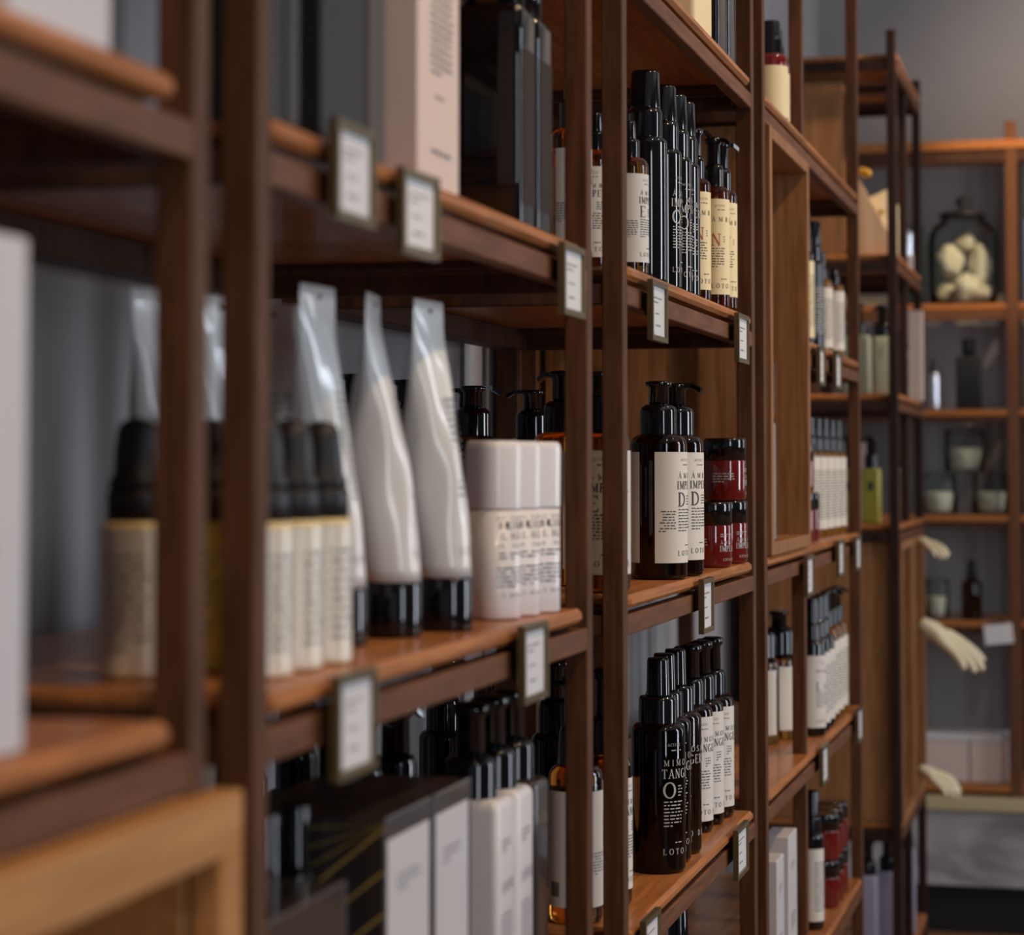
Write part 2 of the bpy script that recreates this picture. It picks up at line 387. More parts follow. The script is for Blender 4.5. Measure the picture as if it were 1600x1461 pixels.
BT = {
 'hand_wash': dict(name='pump_bottle', r=.0315, hb=.148, hs=.012, rn=.018, m=m_brownglass, top='pump', rc=.0205, hc=.034, rs=.0115, ht=.026, spout=.032,
                   lm=m_creamw, lz=(.018, .140), span=2.9, back=True, t1='ÁMBAR', t2='IMPERIAL', big='D', s0=-.018),
 'slim_amber': dict(name='pump_bottle', r=.0205, hb=.113, hs=.011, rn=.013, m=m_amber, top='cap', rc=.0115, hc=.02, rs=.0075, ht=.02,
                    lm=m_label, lz=(.014, .106), span=3.3, t1='ÁMBAR', t2='IMPERIAL', big='E', s0=-.014, wl=.022, small=True),
 'oil_black': dict(name='oil_bottle', r=.0215, hb=.152, hs=.007, rn=.017, m=m_blackglass, top='cap', rc=.0185, hc=.032, rs=.0165, ht=.042,
                   lz=(.012, .135), t1='ÁMBAR', t2='IMPERIAL', big='O', ink=m_inkwhite, s0=-.013, wl=.024, small=False),
 'cream_pump': dict(name='pump_bottle', r=.0195, hb=.146, hs=.009, rn=.012, m=m_amber, top='pump', rc=.0125, hc=.028, rs=.0085, ht=.036, spout=.022,
                    lm=m_cream, lz=(.018, .138), span=3.3, t1='ÁMBAR', t2='', big='N', bigm=m_inkred, s0=-.016, wl=.018, small=False),
 'tang_oil': dict(name='oil_bottle', r=.0300, hb=.153, hs=.009, rn=.020, m=m_brownglass, top='cap', rc=.0215, hc=.030, rs=.0130, ht=.042,
                  lz=(.012, .150), t1='MIMOSA', t2='TANGERINA', big='O', ink=m_inkwhite, s0=-.018, small=False, wl=.026),
 'tang_lotion': dict(name='pump_bottle', r=.0265, hb=.144, hs=.010, rn=.016, m=m_brownglass, top='pump', rc=.0160, hc=.032, rs=.0105, ht=.042, spout=.028,
                     lm=m_label, lz=(.014, .140), span=3.0, t1='MIMOSA', t2='TANGERINA', big='L', s0=-.016, small=False, wl=.026),
 'tang_amber': dict(name='pump_bottle', r=.0265, hb=.140, hs=.012, rn=.016, m=m_amber, top='pump', rc=.0165, hc=.038, rs=.011, ht=.05, spout=.03,
                    lm=m_label, lz=(.016, .128), span=3.3, back=True, t1='MIMOSA', t2='TANGERINA', big='E', s0=-.012, small=True),
 'dropper': dict(name='dropper_bottle', r=.0200, hb=.088, hs=.004, rn=.0165, m=m_dropt_warmlit, top='drop', rc=.0178, hc=.020, ht=.043,
                 lm=m_dropb, lz=(.002, .0875), span=6.27, rows=(-.02, .012, 10), ink=m_inkgrey),
 'black_pump': dict(name='pump_bottle', r=.0265, hb=.150, hs=.010, rn=.018, m=m_blackglass, top='pump', rc=.0185, hc=.036, rs=.0125, ht=.044, spout=.03, lz=(.02, .13)),
 'red_jar': dict(name='cosmetic_jar', cat='jar', r=.0270, hb=.050, hs=.003, rn=.0245, m=m_redjar, top='jar', rc=.0272, hc=.0280,
                 lz=(.004, .044), ink=m_inkwhite, t1=None),
 'far_pump': dict(name='pump_bottle', r=.0185, hb=.150, hs=.009, rn=.012, m=m_amber, top='pump', rc=.0125, hc=.030, rs=.0085, ht=.034, spout=.022,
                  lm=m_creamw, lz=(.014, .140), span=3.6, rows=(-.018, .018, 18), ink=m_ink),
 'far_black': dict(name='pump_bottle', r=.0190, hb=.148, hs=.009, rn=.014, m=m_blackglass, top='cap', rc=.0150, hc=.028, rs=.0125, ht=.042,
                   lm=m_label, lz=(.014, .132), span=3.4, rows=(-.018, .018, 16), ink=m_ink),
}

# ------------------------------------------------------------------ room
def Z(z): return EYE + z
def room():
    s = struct
    s(MB().box(-1.0, 2.6, -2.2, 7.5, -.1, 0).build('floor', m_floor))
    s(MB().box(-1.0, 2.6, -2.2, 7.5, 3.0, 3.1).build('ceiling', m_ceil))
    s(MB().box(-1.0, -.85, -2.2, 7.5, 0, 3.0).build('wall_left', m_wall))
    s(MB().box(-.85, 2.45, 7.12, 7.3, 0, 3.0).build('wall_end', m_wall2))
    r = MB()
    for a_, b_ in ((-2.2, -.95), (-.25, 2.85), (3.55, 5.15), (6.05, 7.3)): r.box(2.45, 2.6, a_, b_, 0, 3)
    for a_, b_ in ((-.95, -.25), (2.85, 3.55), (5.15, 6.05)): r.box(2.45, 2.6, a_, b_, 0, .65).box(2.45, 2.6, a_, b_, 2.68, 3)
    s(r.build('wall_right', m_wall))
    r = MB(); r.box(-.85, .6, -2.2, -2.0, 0, 3).box(1.8, 2.45, -2.2, -2.0, 0, 3).box(.6, 1.8, -2.2, -2.0, 2.5, 3)
    s(r.build('wall_rear', m_wall))
    for i_, (a_, b_) in enumerate(((-.95, -.25), (2.85, 3.55), (5.15, 6.05))):  # the third window is added to go with the far fill light
        f = MB(); f.box(2.46, 2.52, a_, a_ + .04, .65, 2.68).box(2.46, 2.52, b_ - .04, b_, .65, 2.68).box(2.46, 2.52, a_ + .04, b_ - .04, .65, .69).box(2.46, 2.52, a_ + .04, b_ - .04, 2.64, 2.68)
        s(f.build('window_%d' % (i_ + 1), m_dark))
    s(MB().box(-.85, -.83, -2, 7.1, 0, .09).build('baseboard_left', m_wall))
    s(MB().box(-.83, 2.4, 7.10, 7.12, 0, .09).build('baseboard_end', m_wall2))
room()

# ------------------------------------------------------------------ shelving units
P = .021; XF = -.45; XB = -.80
S1, S2, S3, S4, S5, S6 = .512, .195, -.126, -.447, -.766, -1.085
def unit(label, y0, y1, levels, top, mids=(), mdark=False, spans=None):
    root = thing('shelving_unit', label, 'shelf', (XF, y0, 0))
    mp = m_ebony if mdark else m_post; mr = m_rail if not mdark else m_post
    def part(name, m, x0, x1, a, b, z0, z1, bv=.0012):
        return MB().box(x0 - XF, x1 - XF, a - y0, b - y0, z0, z1, b=bv).build(name, m, root)
    for a in (y0, y1 - P):
        part('post', mp, XF - P, XF, a, a + P, 0, Z(top)); part('post', mp, XB, XB + .03, a, a + P, 0, Z(top) if not mdark else Z(.95))
    for a in mids:
        part('post', mp, XF - P - .005, XF - .005, a, a + P, 0, Z(top) if not mdark else Z(levels[0] - .03)); part('post', mp, XB, XB + .03, a, a + P, 0, Z(top) if not mdark else Z(.93))
    for L in levels:
        z = Z(L); y0_, y1_ = y0, y1; b1 = z - .019; b0 = z - .039
        if spans and L in spans: y0_ = spans[L]
        part('front_rail', mr, XF - .016, XF, y0_ + P, y1 - P, b0, b1)
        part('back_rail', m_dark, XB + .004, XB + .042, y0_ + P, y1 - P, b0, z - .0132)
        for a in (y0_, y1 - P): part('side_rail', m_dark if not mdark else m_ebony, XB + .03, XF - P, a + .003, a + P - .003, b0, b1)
        for a in mids if y0_ == y0 else (): part('side_rail', m_dark, XB + .03, XF - P, a + .003, a + P - .003, b0, b1)
        part('shelf_board', m_board, XB + .035, XF + .002, y0_ + P + .006, y1 - P - .028, z - .013, z, .004)
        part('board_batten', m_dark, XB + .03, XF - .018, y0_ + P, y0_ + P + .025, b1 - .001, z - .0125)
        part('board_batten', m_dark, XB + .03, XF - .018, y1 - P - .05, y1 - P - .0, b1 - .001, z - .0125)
    return root
unit('stained wood shelving unit nearest the camera, blurred at the left edge', .262, 1.116, (S1, S2, S3, S4, S5, S6), 1.0)
unit('stained wood shelving unit holding the white tubes and square bottles', 1.186, 2.040, (S1, S2, S3, S4, S5, S6), 1.0)
unit('stained wood shelving unit holding the red jars and sharp cream labelled bottles', 2.178, 3.044, (S1, S2, S3, S4, S5, S6), 1.0)
unit('long stained wood shelving unit with the empty wooden box, beyond the red jars', 3.129, 4.397, (S1, S2, S3, S4, S5, S6), 1.02, mids=(3.592,), spans={S2: 3.592})
unit('dark free-standing shelving unit with gift box, near the end wall', 5.222, 5.95, (.935, .478, .161, -.133, -.80, -1.12), .985, mids=(5.56,), mdark=True)

def open_box(name, label, x0, x1, y0, y1, z0, z1, t=.018, m=None, back=True):
    root = thing(name, label, 'box', (x1, y0, z0)); m = m or m_panel
    def part(n, a, b, c, d, e, f): return MB().box(a - x1, b - x1, c - y0, d - y0, e - z0, f - z0, b=.0012).build(n, m, root)
    part('side_panel', x0, x1, y0, y0 + t, z0, z1); part('side_panel', x0, x1, y1 - t, y1, z0, z1)
    part('top_panel', x0, x1, y0 + t, y1 - t, z1 - t, z1); part('bottom_panel', x0, x1, y0 + t, y1 - t, z0, z0 + t)
    if back: part('back_panel', x0, x0 + .01, y0 + t, y1 - t, z0 + t, z1 - t)
    return root
open_box('wooden_box', 'tall empty open wooden box held between two levels of the long unit', -.765, -.444, 3.158, 3.586, Z(S3) + .001, Z(S1) - .041)
bx = open_box('wooden_box', 'pale orange open wooden box jutting out at bottom left, under the nearest shelf', -.765, -.4495, .30, 1.092, Z(S4) + .001, Z(S3) - .041, t=.006, m=m_boxwood)
open_box('wooden_box', 'brown open wooden box low in the dark unit, left of the porcelain hands', -.765, -.446, 5.250, 5.556, Z(-.80) + .001, Z(-.133) - .041)
open_box('wooden_box', 'brown open wooden box low in the dark unit that the porcelain hands hang on', -.765, -.446, 5.585, 5.920, Z(-.80) + .001, Z(-.133) - .041)
open_box('wooden_box', 'small wooden box high in the dark unit, left of the gift box', -.765, -.575, 5.262, 5.54, Z(.478) + .001, Z(.478) + .40)

# ------------------------------------------------------------------ price cards
def face_frame(root, x0, x1, y0, y1, z0, z1, t, m):
    o = root.location
    for a, b, c, d in ((y0, y1, z1 - t, z1), (y0, y1, z0, z0 + t), (y0, y0 + t, z0 + t, z1 - t), (y1 - t, y1, z0 + t, z1 - t)):
        MB().box(x0 - o.x, x1 - o.x, a - o.y, b - o.y, c - o.z, d - o.z, b=.0012).build('face_frame', m, root)
def price_card(y, z, label, wdt=.078, rz=0, h=.061, x=-.4365):
    root = thing('price_card_holder', label, 'price tag', (x, y, Z(z)), rz, 'brass price card holders on the shelf fronts')
    a, b = wdt / 2, h / 2; t = .0055; f = MB()
    f.box(-.004, .0, -a, a, b - t, b).box(-.004, .0, -a, a, -b, -b + t).box(-.004, .0, -a, -a + t, -b + t, b - t).box(-.004, .0, a - t, a, -b + t, b - t).box(-.006, -.004, -a, a, -b, b)
    f.box(-.0145, -.006, -.012, .012, -.004, .018)
    f.build('brass_frame', m_brass, root)
    c = MB().box(-.004, -.0028, -a + t, a - t, -b + t, b - t).build('card', m_card, root)
    p = MB(); q = lines(-a * .5, a * .55, b * .42, 2, .0045) + lines(-a * .35, a * .2, -b * .1, 1, .0045, last=1) + lines(-a * .3, a * .3, -b * .5, 1, .006, last=1)
    print_flat(p, q, lambda s_, zz: (-.0026, s_, zz)); p.build('printed_price', m_inkgrey, c)
    return root
price_card(1.321, .176, 'blurred price card in brass holder under the dark cartons, upper shelf at left', wdt=.074, h=.060)
price_card(1.458, .166, 'price card in brass holder under the blush carton, turned toward the camera', rz=-.06, wdt=.070, h=.056)
price_card(1.913, .157, 'price card in brass holder by the post right of the square black bottles', wdt=.080)
price_card(2.302, .156, 'price card in brass holder under the black oil bottles, upper shelf', wdt=.082)
price_card(2.862, .158, 'price card in brass holder at the right end below the cream labelled pump bottles', wdt=.086)
price_card(1.327, -.155, 'blurred price card in brass holder beneath the small dropper bottles', wdt=.074, h=.062)
price_card(1.775, -.155, 'price card in brass holder beneath the three white stick containers', wdt=.080)
price_card(2.590, -.158, 'narrow looking price card in brass holder below the cream labelled brown bottles', wdt=.072)
price_card(2.836, -.472, 'price card in brass holder on the lower shelf under the white labelled lotion bottles', wdt=.088)
price_card(2.255, -.472, 'price card in brass holder cut by the lower edge of the picture', wdt=.080)
price_card(3.690, .158, 'left of two small price cards below the far black and cream bottles', wdt=.075)
price_card(3.925, .160, 'right of two small price cards below the far black and cream bottles', wdt=.085)
price_card(3.523, -.168, 'price card hanging just under the lower corner of the tall wooden box', wdt=.085)
price_card(3.948, -.158, 'middle price card under the far row of slim labelled bottles', wdt=.085)
price_card(4.230, -.160, 'price card at the far end under the row of slim labelled bottles', wdt=.085)
price_card(3.700, -.475, 'price card on the far lower shelf under the dark based labelled bottle', wdt=.085)
price_card(4.240, -.470, 'last price card at the far end of the far lower shelf', wdt=.085)

face_frame(bx, -.4490, -.432, .30, 1.124, Z(S4) + .001, Z(S3) - .041, .031, m_boxwood)

# ------------------------------------------------------------------ cartons
def carton(name, label, x0, x1, y0, y1, z0, h, m, cat='box', rz=0, group=None, front=None, wrap=False, pattern=False, rows=True, ink=None):
    root = thing(name, label, cat, ((x0 + x1) / 2, (y0 + y1) / 2, z0), rz, group)
    a, b = (x1 - x0) / 2, (y1 - y0) / 2
    MB().box(-a, a, -b, b, 0, h, b=.0012).build('carton_body', m, root)
    fm = front
    if fm: MB().box(a, a + .0005, -b + .006, b - .006, .004, h - .015).build('front_label', fm, root)
    if rows:
        p = MB(); q = lines(-b * .5, b * .5, h * .80, 3, .0045) + lines(-b * .55, b * .6, h * .45, 6, .0045) + lines(-b * .4, b * .5, h * .16, 1, .006)
        print_flat(p, q, lambda s_, zz: (a + .0008, s_, zz)); p.build('printed_text', ink or m_inkgrey, root)
    if pattern:
        p = MB()
        for i in range(9):
            for s_ in (-1, 1):
                z_ = h * (-.1 + .13 * i)
                sgs = seg(-a, z_, a, z_ + s_ * .09, .0022)
                sgs = [(max(-a, min(a, u)), max(.003, min(h - .003, v))) for u, v in sgs]
                print_flat(p, [sgs], lambda u, v: (u, -b - .0004, v))
        p.build('gold_pattern', m_inkgold, root)
        e = MB(); e.box(a - .0012, a + .0008, -b, -b + .0012, 0, h).box(a - .0012, a + .0008, b - .0012, b, 0, h).box(a - .0012, a + .0008, -b, b, h - .0012, h + .0003)
        e.build('shiny_wrap_edge', m_silver, root)
    return root

z = Z(S2)
carton('carton', 'white carton with faint print at the top left corner on the nearest unit', -.535, -.458, .905, 1.010, z, .20, m_whitebox)
root = carton('carton', 'tall blurred white carton cut by the left edge of the picture', -.52, -.462, .80, .934, Z(S3), .226, m_whitebox)
# unit two, upper shelf
def gloss_jar(label, x, y): pass
carton('carton', 'glossy black carton at the left end of the upper shelf, beside the post', -.52, -.458, 1.222, 1.250, z, .25, m_bluebox, rows=False)
carton('carton', 'thin glossy dark carton second from the post on the upper shelf', -.52, -.458, 1.256, 1.276, z, .25, m_darkbox, rows=False)
carton('carton', 'dark slate carton above the leftmost upper price card', -.53, -.459, 1.318, 1.404, z, .26, m_bluebox, rows=False)
carton('carton', 'brownish glossy carton between the slate carton and the blush carton', -.53, -.459, 1.410, 1.447, z, .26, mat('taupe_carton', (.065, .050, .042), .4, coat=.1), rows=False)
c = carton('carton', 'tall blush pink carton covered with fine print on the upper shelf', -.520, -.459, 1.521, 1.626, z, .27, m_pinkbox, rows=False)
p = MB(); q = lines(-.022, .036, .205, 22, .0058) + lines(-.01, .012, .066, 1, .005, last=1) + lines(-.02, .03, .026, 1, .007, last=1) + lines(-.03, .03, .25, 5, .006)
print_flat(p, q, lambda s_, zz: (.0306 + .0008, s_, zz)); p.build('printed_text', m_inkgrey, c)

def square_bottle(label, x, y, a, b, h, z0, m, capm, group, cap_r=.02, cap_h=.05, pump=False, lab=None, rows=False):
    root = thing('square_bottle', label, 'bottle', (x, y, z0), 0, group)
    mb = MB(); n = 8; r = .007; pts = []
    for cx, cy, a0 in ((a - r, b - r, 0), (-a + r, b - r, 90), (-a + r, -b + r, 180), (a - r, -b + r, 270)):
        for i in range(n + 1): t = math.radians(a0 + 90 * i / n); pts.append((cx + r * math.cos(t), cy + r * math.sin(t)))
    rings = [(.94, 0), (1, .004), (1, h - .008), (.97, h - .003), (.86, h)]
    vs = [(px * s_, py * s_, zz) for s_, zz in rings for px, py in pts]; k = len(pts)
    fs = [(j * k + i, j * k + (i + 1) % k, (j + 1) * k + (i + 1) % k, (j + 1) * k + i) for j in range(len(rings) - 1) for i in range(k)]
    fs += [tuple(reversed(range(k))), tuple((len(rings) - 1) * k + i for i in range(k))]
    mb.add(vs, fs, True); mb.build('bottle_body', m, root)
    if lab: MB().box(a + .0002, a + .0006, -b * .82, b * .82, h * .10, h * .80).build('front_label', lab, root)
    if rows:
        p = MB(); q = text('LOTO', -b * .6, h * .12, .006, sp=.4) + lines(-b * .7, b * .6, h * .5, 9, .0042) + lines(-b * .6, b * .4, h * .8, 3, .004) + text('LECHE', -b * .6, h * .6, .007) if False else lines(-b * .7, b * .6, h * .5, 9, .0042) + lines(-b * .6, b * .4, h * .82, 3, .004) + text('LOTO', -b * .6, h * .60, .008, sp=.3, bold=1.2)
        print_flat(p, q, lambda s_, zz: (a + .0009, s_, zz)); p.build('printed_lettering', m_inkgrey, root)
    if pump: top_pump(root, h - .001, cap_r, .034, .0115, .042, .03, 2.4)
    else: MB().lathe([(cap_r, h - .001), (cap_r, h + cap_h - .003), (cap_r * .9, h + cap_h)], 40).build('cap', capm, root)
    return root
g = 'square black glass bottles on the upper shelf'
square_bottle('large square black glass bottle with black cap, nearer of the two', -.489, 1.838, .030, .026, .184, z, m_blackglass, m_black, g, .026, lab=mat('taupe_label', (.040, .030, .025), .7, spec=.15))
square_bottle('large square black glass bottle half hidden behind its twin, nearer the post', -.489, 1.897, .030, .026, .184, z, m_blackglass, m_black, g, .026, lab=bpy.data.materials['taupe_label'])

# ------------------------------------------------------------------ tubes
def tfl(t): return 1 + .14 * math.sin(math.pi / 2 * t / .32) if t < .32 else 1.14 * max(0, math.cos(math.pi / 2 * (t - .32) / .68)) ** .9
def tube(label, x, y, rz, lean, h=.252, group='white squeeze tubes standing on black caps', z0=None, r=.0200, n=40):
    root = thing('squeeze_tube', label, 'tube', (x, y, Z(S3) if z0 is None else z0), rz, group)
    MB().lathe([(r * 1.0, 0), (r * 1.03, .002), (r * 1.03, .038), (r * .98, .040)], 48).build('tube_cap', m_black, root)
    mb = MB(); rings = 22; vs = []; h0 = .0402
    ll = Vector((lean[0], lean[1], 0)); ll.rotate(Matrix.Rotation(-rz, 3, 'Z'))
    rr = random.Random(int(x * 1e4 + y * 1e3))
    ph = [rr.uniform(0, 6.28) for _ in range(4)]
    for k in range(rings + 1):
        t = k / rings; zz = h0 + (h - h0) * t; tt = min(1, t / .93)
        fl = tfl(tt)
        ry = r * max(.05, fl) if t < .93 else r * .05
        rx = r * (1 + .42 * tt ** 1.5)
        off = math.sin(math.pi / 2 * min(1, t / .8))
        if t > .93: rx = r * 1.44
        for i in range(n):
            a = 2 * math.pi * i / n
            wv = .0009 * math.sin(3 * a + ph[0] + 9 * t) * math.sin(math.pi * min(1, tt)) + .0006 * math.sin(5 * a + ph[1] - 14 * t) * math.sin(math.pi * tt)
            vs.append(((rx + wv) * math.cos(a) + ll.x * off, (ry + wv * 1.2) * math.sin(a) + ll.y * off + .002 * math.sin(t * 6 + ph[2]) * t * math.cos(a), zz))
    fs = [(k * n + i, k * n + (i + 1) % n, (k + 1) * n + (i + 1) % n, (k + 1) * n + i) for k in range(rings) for i in range(n)]
    mb.add(vs, fs, True)
    mb.f.append(tuple(reversed(range(n)))); mb.sm.append(False); mb.f.append(tuple(rings * n + i for i in range(n))); mb.sm.append(False)
    mb.build('tube_body', m_tube, root)
    p = MB(); q = []
    def fn(s_, zz):       # print lies on the +Y side of the tube, following its flattening
        t = (zz - h0) / (h - h0); tt = min(1, t / .93); fl = tfl(tt); rx = r * (1 + .42 * tt ** 1.5); ry = r * max(.05, fl); off = math.sin(math.pi / 2 * min(1, t / .8)); a = math.pi * 1.5 + s_ / r
        return ((rx + .0014) * math.cos(a) + ll.x * off, (ry + .0014) * math.sin(a) + ll.y * off, zz)
    q = lines(-.006, .012, .175, 15, .0052) + text('LOTO DEL', -.010, .058, .0055, sp=.35)
    print_flat(p, q, fn); p.build('printed_lettering', m_inkgrey, root)
    MB().lathe([(.0018, 0), (.0018, .001)], 12, T=Matrix.Translation((ll.x, ll.y - r * .07, h - .008)) @ Matrix.Rotation(math.pi / 2, 4, 'X')).build('hang_hole', m_ink, root)
    return root
tube('white squeeze tube third from the stick containers, partly behind the dropper bottles', -.521, 1.536, 1.50, (-.016, 0))
tube('middle white squeeze tube of the front row, seen edge on with narrow crimped tip', -.508, 1.626, 1.74, (-.017, 0))
tube('white squeeze tube nearest the white stick containers, crimp turned to the camera', -.490, 1.700, 1.42, (-.014, 0))
tube('white squeeze tube farthest left, seen behind the nearest post', -.595, 1.400, 1.35, (-.004, 0), h=.240)
tube('white squeeze tube glimpsed in the slot between the two left posts', -.575, 1.460, 1.35, (-.006, 0), h=.240)
tube('crumpled translucent squeeze tube right of the second post, behind the black bulbs', -.580, 1.583, .75, (-.008, 0), h=.243)

# ------------------------------------------------------------------ dropper bottles, stick containers on the middle shelf
g = 'cream dropper bottles with black bulbs'
bottle('dropper', 'cream dropper bottle with black bulb, nearest of three beside the post', (-.489, 1.296, Z(S3)), .1, g)
bottle('dropper', 'cream dropper bottle with black bulb, middle of the three in a row', (-.488, 1.347, Z(S3)), .15, g)
bottle('dropper', 'cream dropper bottle with black bulb, farthest of three, in front of the tubes', (-.486, 1.398, Z(S3)), .05, g)
bottle('dropper', 'cream dropper bottle standing alone in shade behind the nearest post', (-.561, 1.280, Z(S3)), -1.2, g, r=.0215)
bottle('dropper', 'yellow labelled dropper bottle glimpsed between the two left posts', (-.535, 1.335, Z(S3)), -1.5, None, lm=m_yellow, m=m_yellow, ink=m_ink)

def stick(label, x, y, rz):
    root = thing('stick_container', label, 'container', (x, y, Z(S3)), rz, 'three white stick containers in a row')
    a, b = .0225, .0190
    def ring(s_, zz, k=48):
        out = []
        for i in range(k):
            t = 2 * math.pi * i / k; c_, d_ = math.cos(t), math.sin(t); e = .62
            out.append((a * s_ * abs(c_) ** e * (1 if c_ > 0 else -1), b * s_ * abs(d_) ** e * (1 if d_ > 0 else -1), zz))
        return out
    def sol(rs, name):
        vs = []; k = 48
        for s_, zz in rs: vs += ring(s_, zz)
        fs = [(j * k + i, j * k + (i + 1) % k, (j + 1) * k + (i + 1) % k, (j + 1) * k + i) for j in range(len(rs) - 1) for i in range(k)]
        mb = MB().add(vs, fs, True); mb.f += [tuple(reversed(range(k))), tuple((len(rs) - 1) * k + i for i in range(k))]; mb.sm += [False, False]
        return mb.build(name, m_white, root)
    sol([(.93, 0), (.98, .002), (.985, .0885)], 'stick_base')
    sol([(.99, .0892), (1.0, .091), (1.02, .138), (.99, .143), (.90, .1455)], 'stick_cap')
    p = MB(); s0 = -.007
    q = text('BALSAMICO', s0 - .003, .0810, .0030, sp=.5) + text('BUERDO', s0, .0735, .0058, sp=.25, bold=1.2) + text('LIGCOL', s0 + .003, .0650, .0058, sp=.25) + text('LA JUGADA', s0 - .002, .0580, .0036, sp=.4)
    q += lines(s0, .022, .053, 2, .0035) + [[(s0 - .002, .0455), (.022, .0455), (.022, .0459), (s0 - .002, .0459)]] + lines(s0 - .003, .022, .041, 5, .0036) + text('LOTO DEL SUR', s0 + .004, .018, .0032, sp=.5)
    def fn(s_, zz):
        t = s_ / .027; e = .62; c_, d_ = math.cos(t), math.sin(t)
        return ((a * abs(c_) ** e * 1.0) , (b * abs(d_) ** e * (1 if d_ > 0 else -1)) * 1.0, zz)
    print_flat(p, q, fn)
    o = p.build('printed_lettering', m_ink, root); o.scale = (1.004, 1.004, 1)
    return root
stick('white stick container with printed name, nearest of the three', -.489, 1.838, -.75)
stick('white stick container with printed name, middle of the three', -.484, 1.884, -.72)
stick('white stick container with printed name, farthest of the three, against the post', -.478, 1.931, -.70)

# ------------------------------------------------------------------ lower shelf of unit two
zl = Z(S4)
carton('carton', 'dark wrapped carton at lower left, in front of two black pump bottles', -.56, -.462, 1.232, 1.378, zl, .188, m_darkbox, rows=False, pattern=True)
g = 'dark wrapped cartons with pale front labels'
carton('carton', 'dark carton with gold lines and pale label, nearer of the two', -.575, -.462, 1.458, 1.566, zl, .214, m_darkbox, group=g, front=m_whitebox, pattern=True)
carton('carton', 'dark carton with gold lines and pale label, touching the white square bottle', -.575, -.462, 1.571, 1.668, zl, .214, m_darkbox, group=g, front=m_whitebox, pattern=True)
g = 'white square pump bottles on the lower shelf'
square_bottle('white square bottle with black pump, nearer of the two', -.495, 1.790, .030, .026, .182, zl, m_white, m_black, g, .021, pump=True, rows=True)
square_bottle('white square bottle with black pump, farther of the two', -.494, 1.850, .030, .026, .182, zl, m_white, m_black, g, .021, pump=True, rows=True)
square_bottle('square bottle in clear wrap just beyond the white square bottles', -.492, 1.908, .028, .024, .182, zl, m_darkbox, m_black, None, .020, pump=True)
g = 'black pump bottles crowded behind the lower cartons'
for i, (x, y, lab) in enumerate((
    (-.580, 1.412, 'slim black bottle left of the gold lined carton, nearer the post'), (-.572, 1.440, ''),
    )): pass
bottle('oil_black', 'black bottle top rising behind the lower left carton, nearer the post', (-.525, 1.402, zl), .3, None, rc=.0145, rs=.0105, r=.0185, rn=.014, hb=.145)
bottle('oil_black', 'black bottle top rising behind the lower left carton, right of its neighbour', (-.518, 1.440, zl), .3, None, rc=.0145, rs=.0105, r=.0185, rn=.014, hb=.145)
for i, (x, y, lab) in enumerate((
    (-.640, 1.640, 'black pump bottle behind the gold lined cartons, just right of the price card'),
    (-.600, 1.760, 'black pump bottle behind the cartons with a tall ribbed collar, middle of the dark row'),
    (-.605, 1.845, 'black pump bottle in the dark row, second from the white square bottles'),
    (-.600, 1.925, 'black pump bottle in the dark row, directly behind the white square bottles'),
    (-.690, 1.800, 'black pump bottle at the back of the dark row, lit only along its edge'),
    (-.700, 1.950, 'black pump bottle deepest in the dark corner under the middle shelf'),
    (-.690, 1.580, 'black pump bottle in shadow left of the dark row, above the nearest carton'))):
    bottle('black_pump', lab, (x, y, zl), .4 + .2 * i, g)

# ------------------------------------------------------------------ unit three, upper shelf
z = Z(S2)
bottle('slim_amber', 'amber bottle with white label and tall black top, left of the first thick post', (-.512, 2.226, z), -.55, None, hb=.128, lz=(.016, .118), ht=.034, hc=.03)
bottle('slim_amber', 'small amber bottle with white label seen in the slot between two posts', (-.500, 2.282, z), -1.2, None)
bottle('slim_amber', 'small amber bottle with white label right of the post, before the black oils', (-.478, 2.345, z), -.10, None)
g = 'black oil bottles with tall black caps'
for i, (x, y, lab) in enumerate(((-.480, 2.445, 'black oil bottle with white lettering, nearest in the upper row'), (-.480, 2.545, 'black oil bottle with white lettering, second in the upper row'),
                   (-.480, 2.612, 'black oil bottle with white lettering, third in the upper row'), (-.480, 2.667, 'black oil bottle with white lettering, farthest in the upper row'))):
    bottle('oil_black', lab, (x, y, z), (1.2, -.25, -.5, -.9)[i], g, r=.0235 if i == 0 else .0215)
g = 'amber pump bottles with cream labels and a red letter'
for i, (x, y, lab) in enumerate(((-.485, 2.783, 'amber pump bottle with cream label, tucked behind the last black oil bottle'), (-.475, 2.866, 'amber pump bottle with cream label and clear red N, middle of three'),
                   (-.472, 2.909, 'amber pump bottle with cream label, last in the row by the wooden panel'))):
    bottle('cream_pump', lab, (x, y, z), (-.6, -.75, -.6)[i], g, ang=(1.2, .5, .9)[i])
bottle('black_pump', 'black pump bottle behind the row of oil bottles on the upper shelf', (-.560, 2.800, z), 0, None, r=.022, hb=.15, rc=.016, rs=.010)

# top shelf
z = Z(S1)
square_bottle('cream square bottle cut by the top edge, on the topmost visible shelf', -.492, 2.720, .030, .062, .20, z, m_cream, m_black, None)
square_bottle('dark brown square bottle behind the cream bottle on the topmost shelf', -.482, 2.850, .022, .028, .20, z, m_brownglass, m_black, None)
square_bottle('black square bottle by the post on the topmost visible shelf', -.482, 2.930, .022, .026, .20, z, m_blackglass, m_black, None)

